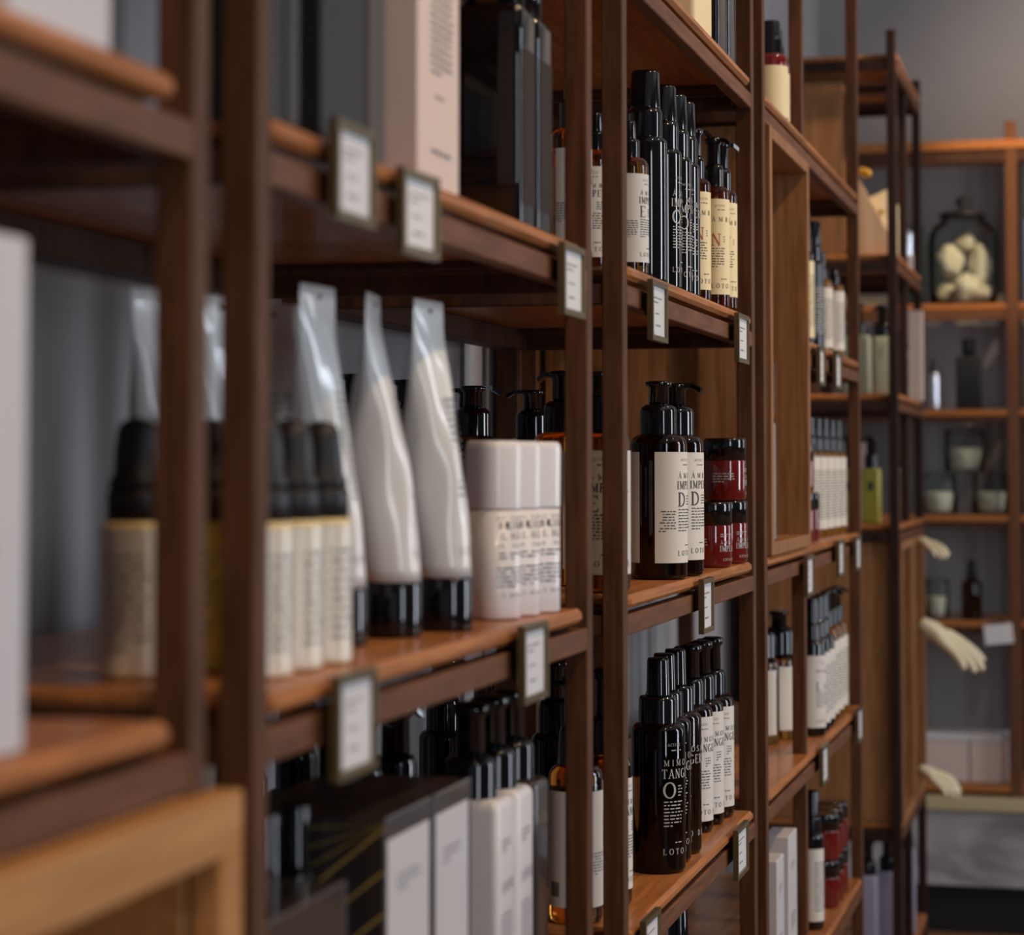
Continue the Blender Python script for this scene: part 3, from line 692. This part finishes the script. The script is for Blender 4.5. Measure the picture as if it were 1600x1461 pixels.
# ------------------------------------------------------------------ unit three, middle shelf
z = Z(S3)
g = 'brown pump bottles with ivory labels at the front'
bottle('hand_wash', 'large brown pump bottle with ivory label and barcode, in sharp focus', (-.482, 2.528, z), -.08, g, ang=1.85)
bottle('hand_wash', 'large brown pump bottle with ivory label, directly behind the sharp one, spout to the right', (-.478, 2.612, z), -.25, g, ang=.0)
bottle('hand_wash', 'amber pump bottle left of the first thick post, behind the stick containers', (-.553, 2.363, z), .1, None, ht=.032, m=m_amber, lm=m_label, big='T', ang=2.6)
bottle('hand_wash', 'amber pump bottle with white label filling the slot between the posts', (-.490, 2.250, z), -1.1, None, m=m_amber, lm=m_label, big='E', ang=2.0, rc=.017, rs=.010)
g = 'amber pump bottles at the back of the middle shelf'
for x, y, lab, an in ((-.722, 2.620, 'brown pump bottle at the back, its pump showing above the stick containers', .2), (-.750, 2.700, 'brown pump bottle at the back, half behind its twin above the stick containers', 2.9),
                  (-.745, 2.250, 'brown pump bottle at the back, seen between two white tubes', 2.9), (-.742, 2.420, 'brown pump bottle at the back, a sliver right of the middle tube', 2.9),
                  (-.690, 2.780, 'brown pump bottle deepest at the back, behind the amber pump bottle', 2.9)):
    bottle('hand_wash', lab, (x, y, z), .3, g, ang=an, lm=m_creamw)
def red_jar(label, x, y, z_, rz):
    key = 'redjar'
    if key in KIDS:
        r_ = copy_tree(KIDS[key]); r_.location = (x, y, z_); r_.rotation_euler = (0, 0, rz); r_['label'] = label; return r_
    r_ = bottle('red_jar', label, (x, y, z_), rz, 'red glass jars with black lids'); KIDS[key] = r_
    p = MB(); s0 = -.006
    q = lines(s0, .014, .040, 2, .0026) + text('ÁMBAR', s0, .0285, .0042, sp=.7) + text('IMPERIAL', s0 - .001, .0195, .0072, sp=.12, wide=.85) + text('LOTO DEL SUR', s0 + .004, .008, .0032, sp=.3)
    q += lines(s0 - .046, s0 - .014, .034, 4, .0034)
    print_cyl(p, q, .0276, 0); p.build('printed_lettering', m_inkwhite, r_); return r_
red_jar('red glass jar with black lid, lower left of the stacked three', -.476, 2.832, z, -.7)
red_jar('red glass jar with black lid, lower right of the stacked three', -.474, 2.948, z, -.7)
red_jar('red glass jar with black lid, on top of the stack of three', -.475, 2.945, z + .0801, -.15)
red_jar('red glass jar with black lid, in the second row behind the stacked three', -.540, 2.860, z, .15)

# ------------------------------------------------------------------ unit three, lower shelf
z = zl
g = 'black bottles with white tangerine lettering'
bottle('tang_oil', 'large dark oil bottle with white lettering, sharp in front on the lower shelf', (-.484, 2.530, z), -.60, g)
bottle('tang_oil', 'dark oil bottle second in the lower row, only its edge showing', (-.489, 2.593, z), -.6, g)
bottle('tang_oil', 'dark oil bottle third in the lower row, with a grey top', (-.488, 2.657, z), -1.0, g)
g = 'dark pump bottles with white tangerine labels'
for i, (x, y, lab) in enumerate(((-.497, 2.812, 'dark pump bottle with white label, nearest of the three on the lower shelf'), (-.494, 2.875, 'dark pump bottle with white label, middle of the three on the lower shelf'), (-.491, 2.938, 'dark pump bottle with white label, last of the three on the lower shelf'))):
    bottle('tang_lotion', lab, (x, y, z), -.7, g, ang=3.4)
bottle('tang_amber', 'amber bottle with white label and barcode left of the thick post, lower shelf', (-.510, 2.233, z), .5, None, ang=2.8)
bottle('tang_amber', 'amber bottle with white label showing on the right of the scratched post, lower shelf', (-.500, 2.330, z), -.25, None, ang=2.8)
bottle('black_pump', 'black pump bottle behind the amber one, top showing right of the scratched post', (-.585, 2.520, z), .3, None, hb=.16)
bottle('black_pump', 'tall black pump bottle half covered by the post, lower shelf', (-.575, 2.42, z), .3, None)
bottle('black_pump', 'black pump bottle at the back left of the lower shelf, beyond the white bottles', (-.62, 2.30, z), .3, None)
bottle('black_pump', 'black pump bottle against the wall side of the lower shelf', (-.70, 2.42, z), .3, None)
z = Z(S5)
bottle('tang_oil', 'dark bottle top just entering the lower edge of the picture, under the lower shelf', (-.53, 2.90, z), 0, None, hb=.13, ink=m_inkwhite)

# ------------------------------------------------------------------ unit four
z = Z(S1)
g = 'cream labelled bottles with black pumps on the top far shelf'
for x, y, lab in ((-.480, 3.425, 'cream labelled bottle with black pump, nearer one on the high far shelf'), (-.486, 3.490, 'cream labelled bottle with black pump, farther one on the high far shelf')):
    bottle('cream_pump', lab, (x, y, z), -.3, g, r=.0250, hb=.096, hs=.007, rn=.018, rc=.0170, hc=.026, rs=.0150, ht=.026, lz=(.006, .084), m=m_redjar, t1=None, rows=None, top='cap')
root = thing('leaflet', 'thin clear sleeve with a pale leaflet standing in the tall wooden box', 'leaflet', (-.452, 3.185, Z(S3) + .0195))
MB().box(-.003, 0, 0, .075, 0, .25, b=.0008).build('clear_sleeve', m_glass, root)
MB().box(-.0022, -.0008, .003, .072, .002, .165).build('pale_leaflet', m_pinkbox, root)
z = Z(S2)
bottle('far_black', 'black capped bottle with cream label beside the tall wooden box, upper level', (-.497, 3.905, z), -.3, None, r=.021, rc=.018, rs=.016, hb=.158, lm=m_cream, lz=(.02, .15))
bottle('far_black', 'plain black bottle with tall cap in the far upper row', (-.486, 3.975, z), -.3, None, lm=None, ink=m_inkwhite, rs=.014)
bottle('far_black', 'plain black bottle behind the first, far upper row', (-.520, 4.05, z), -.3, None, lm=None, ink=m_inkwhite, rs=.014)
bottle('far_pump', 'pale labelled slim bottle in the far upper row, nearer of two', (-.484, 4.085, z), -.3, None, hb=.125, lz=(.012, .118), top='cap', ht=.03, hc=.02, rc=.010, rs=.007)
bottle('far_pump', 'pale labelled slim bottle in the far upper row, last by the post', (-.474, 4.185, z), -.3, None, hb=.122, lz=(.012, .118), top='cap', ht=.012, hc=.018, rc=.010, rs=.007)
z = Z(S3)
g = 'slim labelled pump bottles in the far middle row'
for i in range(5):
    bottle('far_pump', 'slim pale labelled bottle with black top in the far middle row, ' + ('nearest of five', 'second of five', 'third of five', 'fourth of five', 'farthest of five')[i], (-.497 + .003 * i, 3.985 + .078 * i, z), -.3, g, top='cap', rc=.0135, rs=.011, hb=.142, hc=.025, ht=.034)
g = 'small dark jars stacked beside the tall wooden box'
for i, (y, zz, lab) in enumerate(((3.800, 0, 'small dark jar at the bottom of the far stack, right of the wooden box'), (3.8, .0802, 'small dark jar in the middle of the far stack, right of the wooden box'), (3.87, 0, 'small dark jar behind the far stack, right of the wooden box'))):
    bottle('red_jar', lab, (-.490, y, z + zz), 0, g, r=.0245, rc=.0247, rn=.022)
z = Z(S4)
g = 'large brown bottles with blank pale labels in the far lower row'
bottle('hand_wash', 'large brown bottle with plain pale label, left one behind the post, far lower shelf', (-.545, 3.720, z), -1.9, g, m=m_amber, lm=m_creamw, ang=.5, rc=.026, hc=.045, rs=.013, hb=.125, lz=(.015, .118), t1=None)
bottle('hand_wash', 'large brown bottle with plain pale label, right one before the middle post, far lower shelf', (-.525, 3.800, z), -1.9, g, m=m_amber, lm=m_creamw, ang=.5, rc=.026, hc=.045, rs=.013, hb=.125, lz=(.015, .118), t1=None)
root = thing('foil_pouch', 'narrow silver pouch standing at the post on the far lower shelf', 'pouch', (-.475, 3.245, z))
mb = MB(); pr = [(.016, 0), (.019, .01), (.019, .12), (.015, .19), (.006, .222), (.001, .224)]
mb.lathe(pr, 24, sx=.35, sy=1.6).build('pouch_body', m_silver, root)
MB().box(-.0022, .0022, -.012, .012, .2235, .232).build('crimped_seal', m_silver, root)
bottle('far_black', 'dark based bottle with large white label right of the middle post, far lower shelf', (-.478, 3.850, z), -.35, None, r=.0235, rn=.017, t1='MIMOSA', t2='', big='L', s0=-.018, small=False)
g = 'labelled pump bottles receding on the far lower shelf'
for i, lab in enumerate(('dark based labelled bottle second in the far lower row', 'dark based labelled bottle third in the far lower row')):
    bottle('far_black', lab, (-.477, 3.925 + .065 * i, z), -.3, g, r=.0215, rn=.015)
for i, lab in enumerate(('amber labelled pump bottle fourth in the far lower row', 'amber labelled pump bottle fifth in the far lower row', 'amber labelled pump bottle last in the far lower row')):
    bottle('far_pump', lab, (-.478, 4.07 + .075 * i, z), -.3, g, r=.0205, hb=.155)
z = Z(S5)
g = 'white cartons low on the far shelf behind the post'
carton('carton', 'white carton with slanted top low behind the post, left of two', -.50, -.462, 3.315, 3.385, z, .200, m_whitebox, group=g)
carton('carton', 'white carton low behind the post, right of two', -.50, -.462, 3.44, 3.53, z, .215, m_whitebox, group=g)
bottle('far_black', 'dark bottle with white label right of the middle post on the lowest visible shelf', (-.480, 3.86, z), -.3, None)
g = 'dark red jars on the lowest visible far shelf'
k = 0
for y in (4.06, 4.13, 4.20):
    for zz in (0, .0802):
        bottle('red_jar', 'dark red jar on the lowest far shelf, ' + ('bottom of the near stack', 'top of the near stack', 'bottom of the middle stack', 'top of the middle stack', 'bottom of the far stack', 'top of the far stack')[k], (-.485, y, z + zz), 0, g, r=.0280, rc=.0282, rn=.025); k += 1

# ------------------------------------------------------------------ dark unit near the end wall
z = Z(.478)
root = thing('gift_box', 'peach gift box with slanting front on the dark unit, lit from above', 'gift box', (-.555, 5.42, z))
def prism(poly, y0, y1, m, name, root):
    n = len(poly); vs = [(x, y0, zz) for x, zz in poly] + [(x, y1, zz) for x, zz in poly]
    fs = [tuple(reversed(range(n))), tuple(range(n, 2 * n))] + [(i, (i + 1) % n, n + (i + 1) % n, n + i) for i in range(n)]
    fs = [tuple(reversed(f)) for f in fs]
    return MB().add(vs, fs).build(name, m, root)
prism([(-.015, 0), (.092, 0), (.092, .028), (.012, .178), (-.015, .178)], -.12, -.08, m_kraft, 'slanted_front', root)
prism([(.010, .0), (.094, .0), (.094, .125), (.075, .158), (.035, .140)], -.078, -.02, m_kraftlight, 'folded_lid', root)
MB().lathe([(.006, 0), (.006, .004)], 16, T=Matrix.Translation((.06, -.0805, .105)) @ Matrix.Rotation(math.pi / 2, 4, 'X')).build('clasp', m_gold, root)
root = thing('gold_ornament', 'small golden ornament on top of the gift box', 'ornament', (-.552, 5.325, z + .179))
mb = MB()
for i in range(5): mb.lathe([(.002, -.012), (.007, -.004), (.007, .004), (.002, .012)], 12, T=Matrix.Translation((.008 * i - .004, .003 * (i % 2), .013 + .004 * (i % 3))) @ Matrix.Rotation(.6 * i, 4, 'Y'))
mb.build('gold_petals', m_gold, root)
g = 'pale bottles on the dark unit beside the gift box'
bottle('far_pump', 'cream bottle right of the gift box behind the dark post', (-.480, 5.655, z), -.3, g, r=.016, hb=.10, hs=.014, rn=.009, m=m_creamw, lz=(.01, .09), top='cap', rc=.009, hc=.01, rs=.007, ht=.012)
bottle('far_pump', 'grey topped bottle farther right of the gift box, between two posts', (-.480, 5.86, z), -.3, g, r=.016, hb=.10, hs=.014, rn=.009, m=m_silver, lm=m_pinkbox, lz=(.01, .05), top='cap', rc=.009, hc=.01, rs=.007, ht=.012)
z = Z(.161)
for i, (x, y, lab) in enumerate(((-.548, 5.30, 'green grey labelled square pump bottle, left one on the dark unit'), (-.498, 5.38, 'green grey labelled square pump bottle behind the dark post'))):
    rt_ = square_bottle(lab, x, y, .030 if i == 0 else .02, .028, .135, z, m_greenlab, m_black, 'green grey square pump bottles on the dark unit', .021, pump=True)
    p = MB(); print_flat(p, lines(-.006, .006, .11, 7, .004) , lambda s_, zz: (s_, -.0288, zz)); p.build('printed_lettering', m_ink, rt_)
for i, (y, lab) in enumerate(((5.60, 'pale green bottle with short cap just right of the dark post, upper'), (5.70, 'pale green bottle with short cap, second right of the dark post'))):
    bottle('far_pump', lab, (-.480, y, z), -.3, 'pale green bottles right of the dark post', r=.017, hb=.13, hs=.012, rn=.009, m=m_greenglass, lm=m_greenlab, lz=(.01, .12), top='cap', rc=.009, hc=.008, rs=.007, ht=.012)
c = carton('carton', 'tall blush carton at the outer corner of the dark unit', -.478, -.442, 5.835, 5.880, z, .226, m_pinkbox, rows=False)
z = Z(-.133)
for i, (x, y, lab) in enumerate(((-.570, 5.32, 'olive yellow square bottle, left one low on the dark unit'), (-.522, 5.34, 'olive yellow square bottle with dark mark, beside the dark post'))):
    rt_ = square_bottle(lab, x, y, .021, .024, .125, z, m_olive, m_black, 'olive yellow square bottles on the dark unit', .016, pump=True)
    p = MB(); print_flat(p, [[(-.006, .075), (.006, .075), (.006, .095), (-.006, .095)]], lambda s_, zz: (s_, -.0246, zz)); p.build('printed_mark', m_ink, rt_)
root = thing('notice_card', 'pale paper notice standing behind the olive bottles on the dark unit', 'card', (-.585, 5.45, z))
MB().box(-.045, .045, -.001, .001, 0, .185, b=.0005).build('paper_sheet', m_pinkbox, root)
MB().box(-.03, .03, .001, .02, 0, .006).build('card_foot', m_pinkbox, root)
bottle('far_pump', 'pale yellow bottle right of the dark post, beside the olive bottles', (-.480, 5.62, z), -.3, None, r=.017, hb=.115, hs=.010, rn=.009, m=m_creamw, lm=m_cream, lz=(.01, .11), top='cap', rc=.009, hc=.008, rs=.007, ht=.016)
z = Z(-1.12)
g = 'tall lilac labelled bottles with black pumps at the bottom of the dark unit'
for i, (x, y, lab) in enumerate(((-.530, 5.27, 'lilac labelled bottle with black pump, left one at the bottom of the dark unit'), (-.492, 5.33, 'lilac labelled bottle with black pump behind the dark post, bottom'), (-.478, 5.66, 'lilac labelled bottle right of the dark post, bottom'))):
    square_bottle(lab, x, y, .022, .026, .20, z, m_purple, m_black, g, .019, pump=True)

# ------------------------------------------------------------------ porcelain hands
def hand(label, loc, rot, s=1.0, curl=.35, spread=.03):
    root = thing('porcelain_hand', label, 'hand ornament', loc, 0, 'cream porcelain hands hung on the dark unit'); root.rotation_euler = rot
    V = []; Ed = []; R = []
    def v(p, r, par=None):
        V.append(p); R.append(r)
        if par is not None: Ed.append((par, len(V) - 1))
        return len(V) - 1
    w0 = v((-.028, 0, 0), .017); w1 = v((-.014, 0, 0), .016, w0); w2 = v((.0, 0, 0), .0175, w1)
    fl = (.066, .074, .070, .056)
    for k, fy in enumerate((.024, .008, -.008, -.023)):
        m1 = v((.030, fy * .8, .003), .0125, w2); kn = v((.058 - abs(k - 1) * .003, fy, .004), .0100, m1)
        d = spread * (1.2 - k) ; L = fl[k]; px, py, pz = V[kn]; a = curl * .4
        par = kn
        for j, (fr, rr) in enumerate(((.42, .0092), (.33, .0086), (.25, .0074))):
            px += L * fr * math.cos(a) * math.cos(d); py += L * fr * math.sin(d) * math.cos(a); pz -= L * fr * math.sin(a); a += curl * (.7 + .12 * k)
            par = v((px, py, pz), rr, par)
    t1 = v((.016, .020, -.004), .0115, w2); t2 = v((.036, .040, -.010), .0095, t1); t3 = v((.055, .050, -.016), .0085, t2); v((.070, .054, -.022), .0068, t3)
    me = bpy.data.meshes.new('hand_body'); bm = bmesh.new(); ly = bm.verts.layers.skin.verify(); bv = []
    for i, p_ in enumerate(V):
        q_ = bm.verts.new(Vector(p_) * s); q_[ly].radius = (R[i] * s, R[i] * s); q_[ly].use_root = (i == 0); bv.append(q_)
    for e0, e1 in Ed: bm.edges.new((bv[e0], bv[e1]))
    bm.to_mesh(me); bm.free(); me.materials.append(m_hand)
    o = bpy.data.objects.new('hand_body', me); COL.objects.link(o); o.parent = root
    sk = o.modifiers.new('skin', 'SKIN'); sk.use_smooth_shade = True
    sb = o.modifiers.new('sub', 'SUBSURF'); sb.levels = 2; sb.render_levels = 2
    return root
D_ = math.radians
hand('cream porcelain hand reaching out from the dark unit at mid height, fingers drooping', (-.413, 5.640, Z(-.395)), (D_(22), D_(34), D_(-8)), 1.20, .22, .11)
hand('cream porcelain hand high on the dark unit, only its fingertips showing', (-.428, 5.640, Z(-.185)), (D_(15), D_(18), D_(-40)), .62, .45)
hand('cream porcelain hand lowest on the dark unit, curled downward', (-.425, 5.640, Z(-.735)), (D_(25), D_(26), D_(-20)), .80, .60, .03)

# ------------------------------------------------------------------ end wall unit and counter
YB = 6.70
def back_unit():
    root = thing('end_shelving', 'wooden shelving against the grey end wall, over the marble counter', 'shelf', (0, YB, 0))
    def part(name, m, x0, x1, a, b, z0, z1, bv=.002): return MB().box(x0, x1, a - YB, b - YB, Z(z0), Z(z1), b=bv).build(name, m, root)
    for x in (-.84, -.27, .36):
        part('post', m_rail, x, x + .033, YB, YB + .033, -.935, .985 if x != -.84 else .93); part('post', m_dark, x, x + .033, YB + .36, YB + .393, -.935, .93)
    part('shelf_board', m_board, -.84, .39, YB - .004, YB + .39, .905, .932); part('shelf_rail', m_dark, -.81, .36, YB + .004, YB + .024, .868, .905)
    part('shelf_board', m_board, -.806, -.271, YB + .001, YB + .385, .446, .462); part('shelf_rail', m_rail, -.806, -.271, YB + .002, YB + .02, .415, .446)
    part('shelf_board', m_board, -.236, .36, YB + .001, YB + .385, .446, .462); part('shelf_rail', m_rail, -.236, .36, YB + .002, YB + .02, .415, .446)
    for lv in (.159, -.142, -.442):
        part('shelf_board', m_board, -.806, -.271, YB + .001, YB + .385, lv - .018, lv); part('shelf_rail', m_dark, -.806, -.271, YB + .003, YB + .02, lv - .036, lv - .018)
    for lv in (.159, -.142, -.442): part('shelf_board', m_board, -.236, .36, YB + .001, YB + .385, lv - .018, lv)
    part('shelf_board', m_board, -.806, .36, YB + .001, YB + .385, -.925, -.905)
    return root
back_unit()
root = thing('marble_counter', 'counter with veined white marble front and black base under the wall shelving', 'counter', (0, YB - .05, 0))
MB().box(-.84, 1.4, 0, .45, Z(-.972), Z(-.936), b=.003).build('counter_top', m_ctop, root)
MB().box(-.84, 1.4, .02, .44, Z(-1.185), Z(-.973), b=.002).build('marble_front', m_marble, root)
MB().box(-.83, 1.38, .05, .43, 0, Z(-1.186)).build('counter_base', m_blackpaint, root)

# objects on the wall shelving
z = Z(.462)
root = thing('glass_jar', 'large round glass jar of pale sponges with a knobbed dark lid', 'jar', (-.397, 6.83, z))
pr = [(.085, 0), (.095, .006), (.099, .05), (.101, .17), (.098, .21), (.085, .235), (.062, .250), (.062, .262)]
inn = [(r_ - .004, zz if zz > .01 else .008) for r_, zz in pr]
mb = MB().lathe(pr + list(reversed(inn)), 56, close=False)
mb.f.append(tuple(reversed(range(56)))); mb.sm.append(False); n_ = len(mb.v) - 56; mb.f.append(tuple(n_ + i for i in range(56))); mb.sm.append(False)
mb.build('jar_body', m_glass, root)
MB().lathe([(.070, .2625), (.072, .266), (.060, .276), (.020, .284), (.010, .290), (.020, .300), (.022, .312), (.010, .322), (.001, .324)], 40).build('jar_lid', m_bluebox, root)
def lump(label, x, y, zz, sx, sy, sz, seed):
    me = MB(); n, mrr = 24, 16; vs = []; rr = random.Random(seed); p1, p2 = rr.uniform(0, 6), rr.uniform(0, 6)
    prf = []
    for j in range(mrr + 1):
        t = math.pi * j / mrr
        for i in range(n):
            a = 2 * math.pi * i / n; k_ = 1 + .10 * math.sin(3 * a + p1) * math.sin(t) + .07 * math.sin(5 * t + p2 + 2 * a)
            vs.append((sx * k_ * math.sin(t) * math.cos(a), sy * k_ * math.sin(t) * math.sin(a), -sz * k_ * math.cos(t)))
    fs = [(j * n + i, j * n + (i + 1) % n, (j + 1) * n + (i + 1) % n, (j + 1) * n + i) for j in range(mrr) for i in range(n)]
    me.add(vs, fs, True); o = me.build('natural_sponge', m_sponge); o.location = (x, y, zz)
    return tag(o, label, 'sponge', 'pale sponges inside the large glass jar')
lump('pale rounded sponge at upper left inside the large glass jar', -.437, 6.81, z + .130, .040, .035, .048, 1)
lump('long pale sponge upright at right inside the large glass jar', -.350, 6.83, z + .115, .032, .034, .065, 2)
lump('pale sponge at the bottom centre of the large glass jar', -.385, 6.775, z + .052, .040, .030, .040, 3)
lump('pale sponge at the bottom left of the large glass jar', -.445, 6.85, z + .045, .038, .035, .034, 4)
lump('pale sponge at the bottom right of the large glass jar', -.340, 6.81, z + .036, .030, .028, .026, 5)
lump('small pale sponge on top of the others in the large glass jar', -.39, 6.85, z + .185, .030, .028, .026, 6)
root = thing('green_glass_block', 'greenish glass container left of the large sponge jar', 'container', (-.548, 6.80, z))
MB().box(-.03, .045, -.05, .05, 0, .225, b=.006).build('glass_body', m_greenglass, root)
MB().box(-.028, .043, -.048, .048, .226, .236, b=.003).build('glass_lid', m_greenglass, root)
root = thing('blue_package', 'blue package cut by the right edge, on the wall shelving', 'package', (-.195, 6.80, z))
MB().box(-.03, .06, -.04, .04, 0, .24, b=.005).build('package_body', m_bluecap, root)
MB().box(-.02, .05, -.03, .03, .2405, .29, b=.008).build('package_cap', m_black, root)
z = Z(.159)
root = square_bottle('dark grey square bottle standing alone on the wall shelving', -.380, 6.77, .036, .03, .155, z, m_bluebox, m_bluebox, None, .019, cap_h=.05)
bottle('slim_amber', 'small clear bottle left of the dark square one on the wall shelving', (-.478, 6.75, z), 0, None, m=m_silver, t1=None, lm=None, top='cap', r=.017, hb=.095)
root = thing('pale_package', 'pale package cut by the right edge of the picture, middle height', 'package', (-.19, 6.80, Z(-.142)))
MB().box(-.03, .06, -.04, .04, 0, .26, b=.005).build('package_body', m_greenlab, root)
MB().box(-.025, .055, -.0408, -.0402, .06, .2).build('package_label', m_label, root)
def gjar(label, x, y, zz, r, h):
    key = ('gj', r, h)
    if key in KIDS: o = copy_tree(KIDS[key]); o.location = (x, y, zz); o['label'] = label; return o
    root = thing('glass_storage_jar', label, 'jar', (x, y, zz), 0, 'small clear glass storage jars'); KIDS[key] = root
    pr = [(r * .9, 0), (r, .004), (r, h * .86), (r * .92, h * .9)]
    inn = [(r_ - .003, max(zz_, .006)) for r_, zz_ in pr]
    mb = MB().lathe(pr + list(reversed(inn)), 40, close=False)
    mb.f.append(tuple(reversed(range(40)))); mb.sm.append(False); n_ = len(mb.v) - 40; mb.f.append(tuple(n_ + i for i in range(40))); mb.sm.append(False)
    mb.build('jar_body', m_glass, root)
    MB().lathe([(r * .98, h * .905), (r * .98, h * .95), (r * .5, h)], 40).build('jar_lid', m_glass, root)
    MB().lathe([(r * .8, .008), (r * .85, .02), (r * .84, h * .5), (r * .6, h * .54)], 32).build('pale_contents', m_sponge, root)
    return root
z = Z(-.142)
gjar('small glass storage jar on top of the others on the wall shelving', -.395, 6.795, z + .123, .058, .128)
gjar('small glass storage jar at lower left of the stacked three', -.470, 6.79, z, .052, .122)
gjar('small glass storage jar at lower right of the stacked three', -.322, 6.79, z, .052, .122)
z = Z(-.442)
gjar('lone glass jar left of the dark dropper bottle on the wall shelving', -.478, 6.78, z, .034, .118)
gjar('lower glass jar behind the porcelain fingers at the left of the wall shelving', -.535, 6.80, z, .034, .118)
bottle('dropper', 'dark dropper bottle with pointed black top on the wall shelving', (-.378, 6.77, z), 0, None, m=m_brownglass, lm=None, rows=None, r=.030, hb=.098, hs=.014, rn=.014, rc=.016, hc=.016, ht=.045)
root = thing('shelf_card', 'small white card hanging from the shelf edge at the right post', 'card', (-.300, YB - .007, Z(-.478))); root.rotation_euler = (0, math.radians(-6), 0)
MB().box(-.040, .040, -.002, 0, -.028, .028, b=.0006).build('card_sheet', m_card, root)
MB().box(-.02, .02, 0, .006, .0, .035).build('card_clip', m_blackpaint, root)
z = Z(-.905)
for i, (x, wd, lab) in enumerate(((-.465, .074, 'wide off white box on the bottom wall shelf, left one'), (-.335, .052, 'off white box on the bottom wall shelf, right one'))):
    root = thing('storage_box', lab, 'box', (x, 6.80, z), 0, 'off white boxes on the bottom wall shelf')
    MB().box(-wd, wd, -.06, .06, 0, .115, b=.003).build('box_body', m_pinkbox, root)
    MB().box(-wd - .002, wd + .002, -.062, .062, .1152, .138, b=.003).build('box_lid', m_whitebox, root)

# everything that stands on a surface rests a hair above it
for o in list(COL.objects):
    if o.parent is None and o.get('category') and o['category'] not in ('shelf', 'counter', 'price tag', 'hand ornament'): o.location.z += .0006
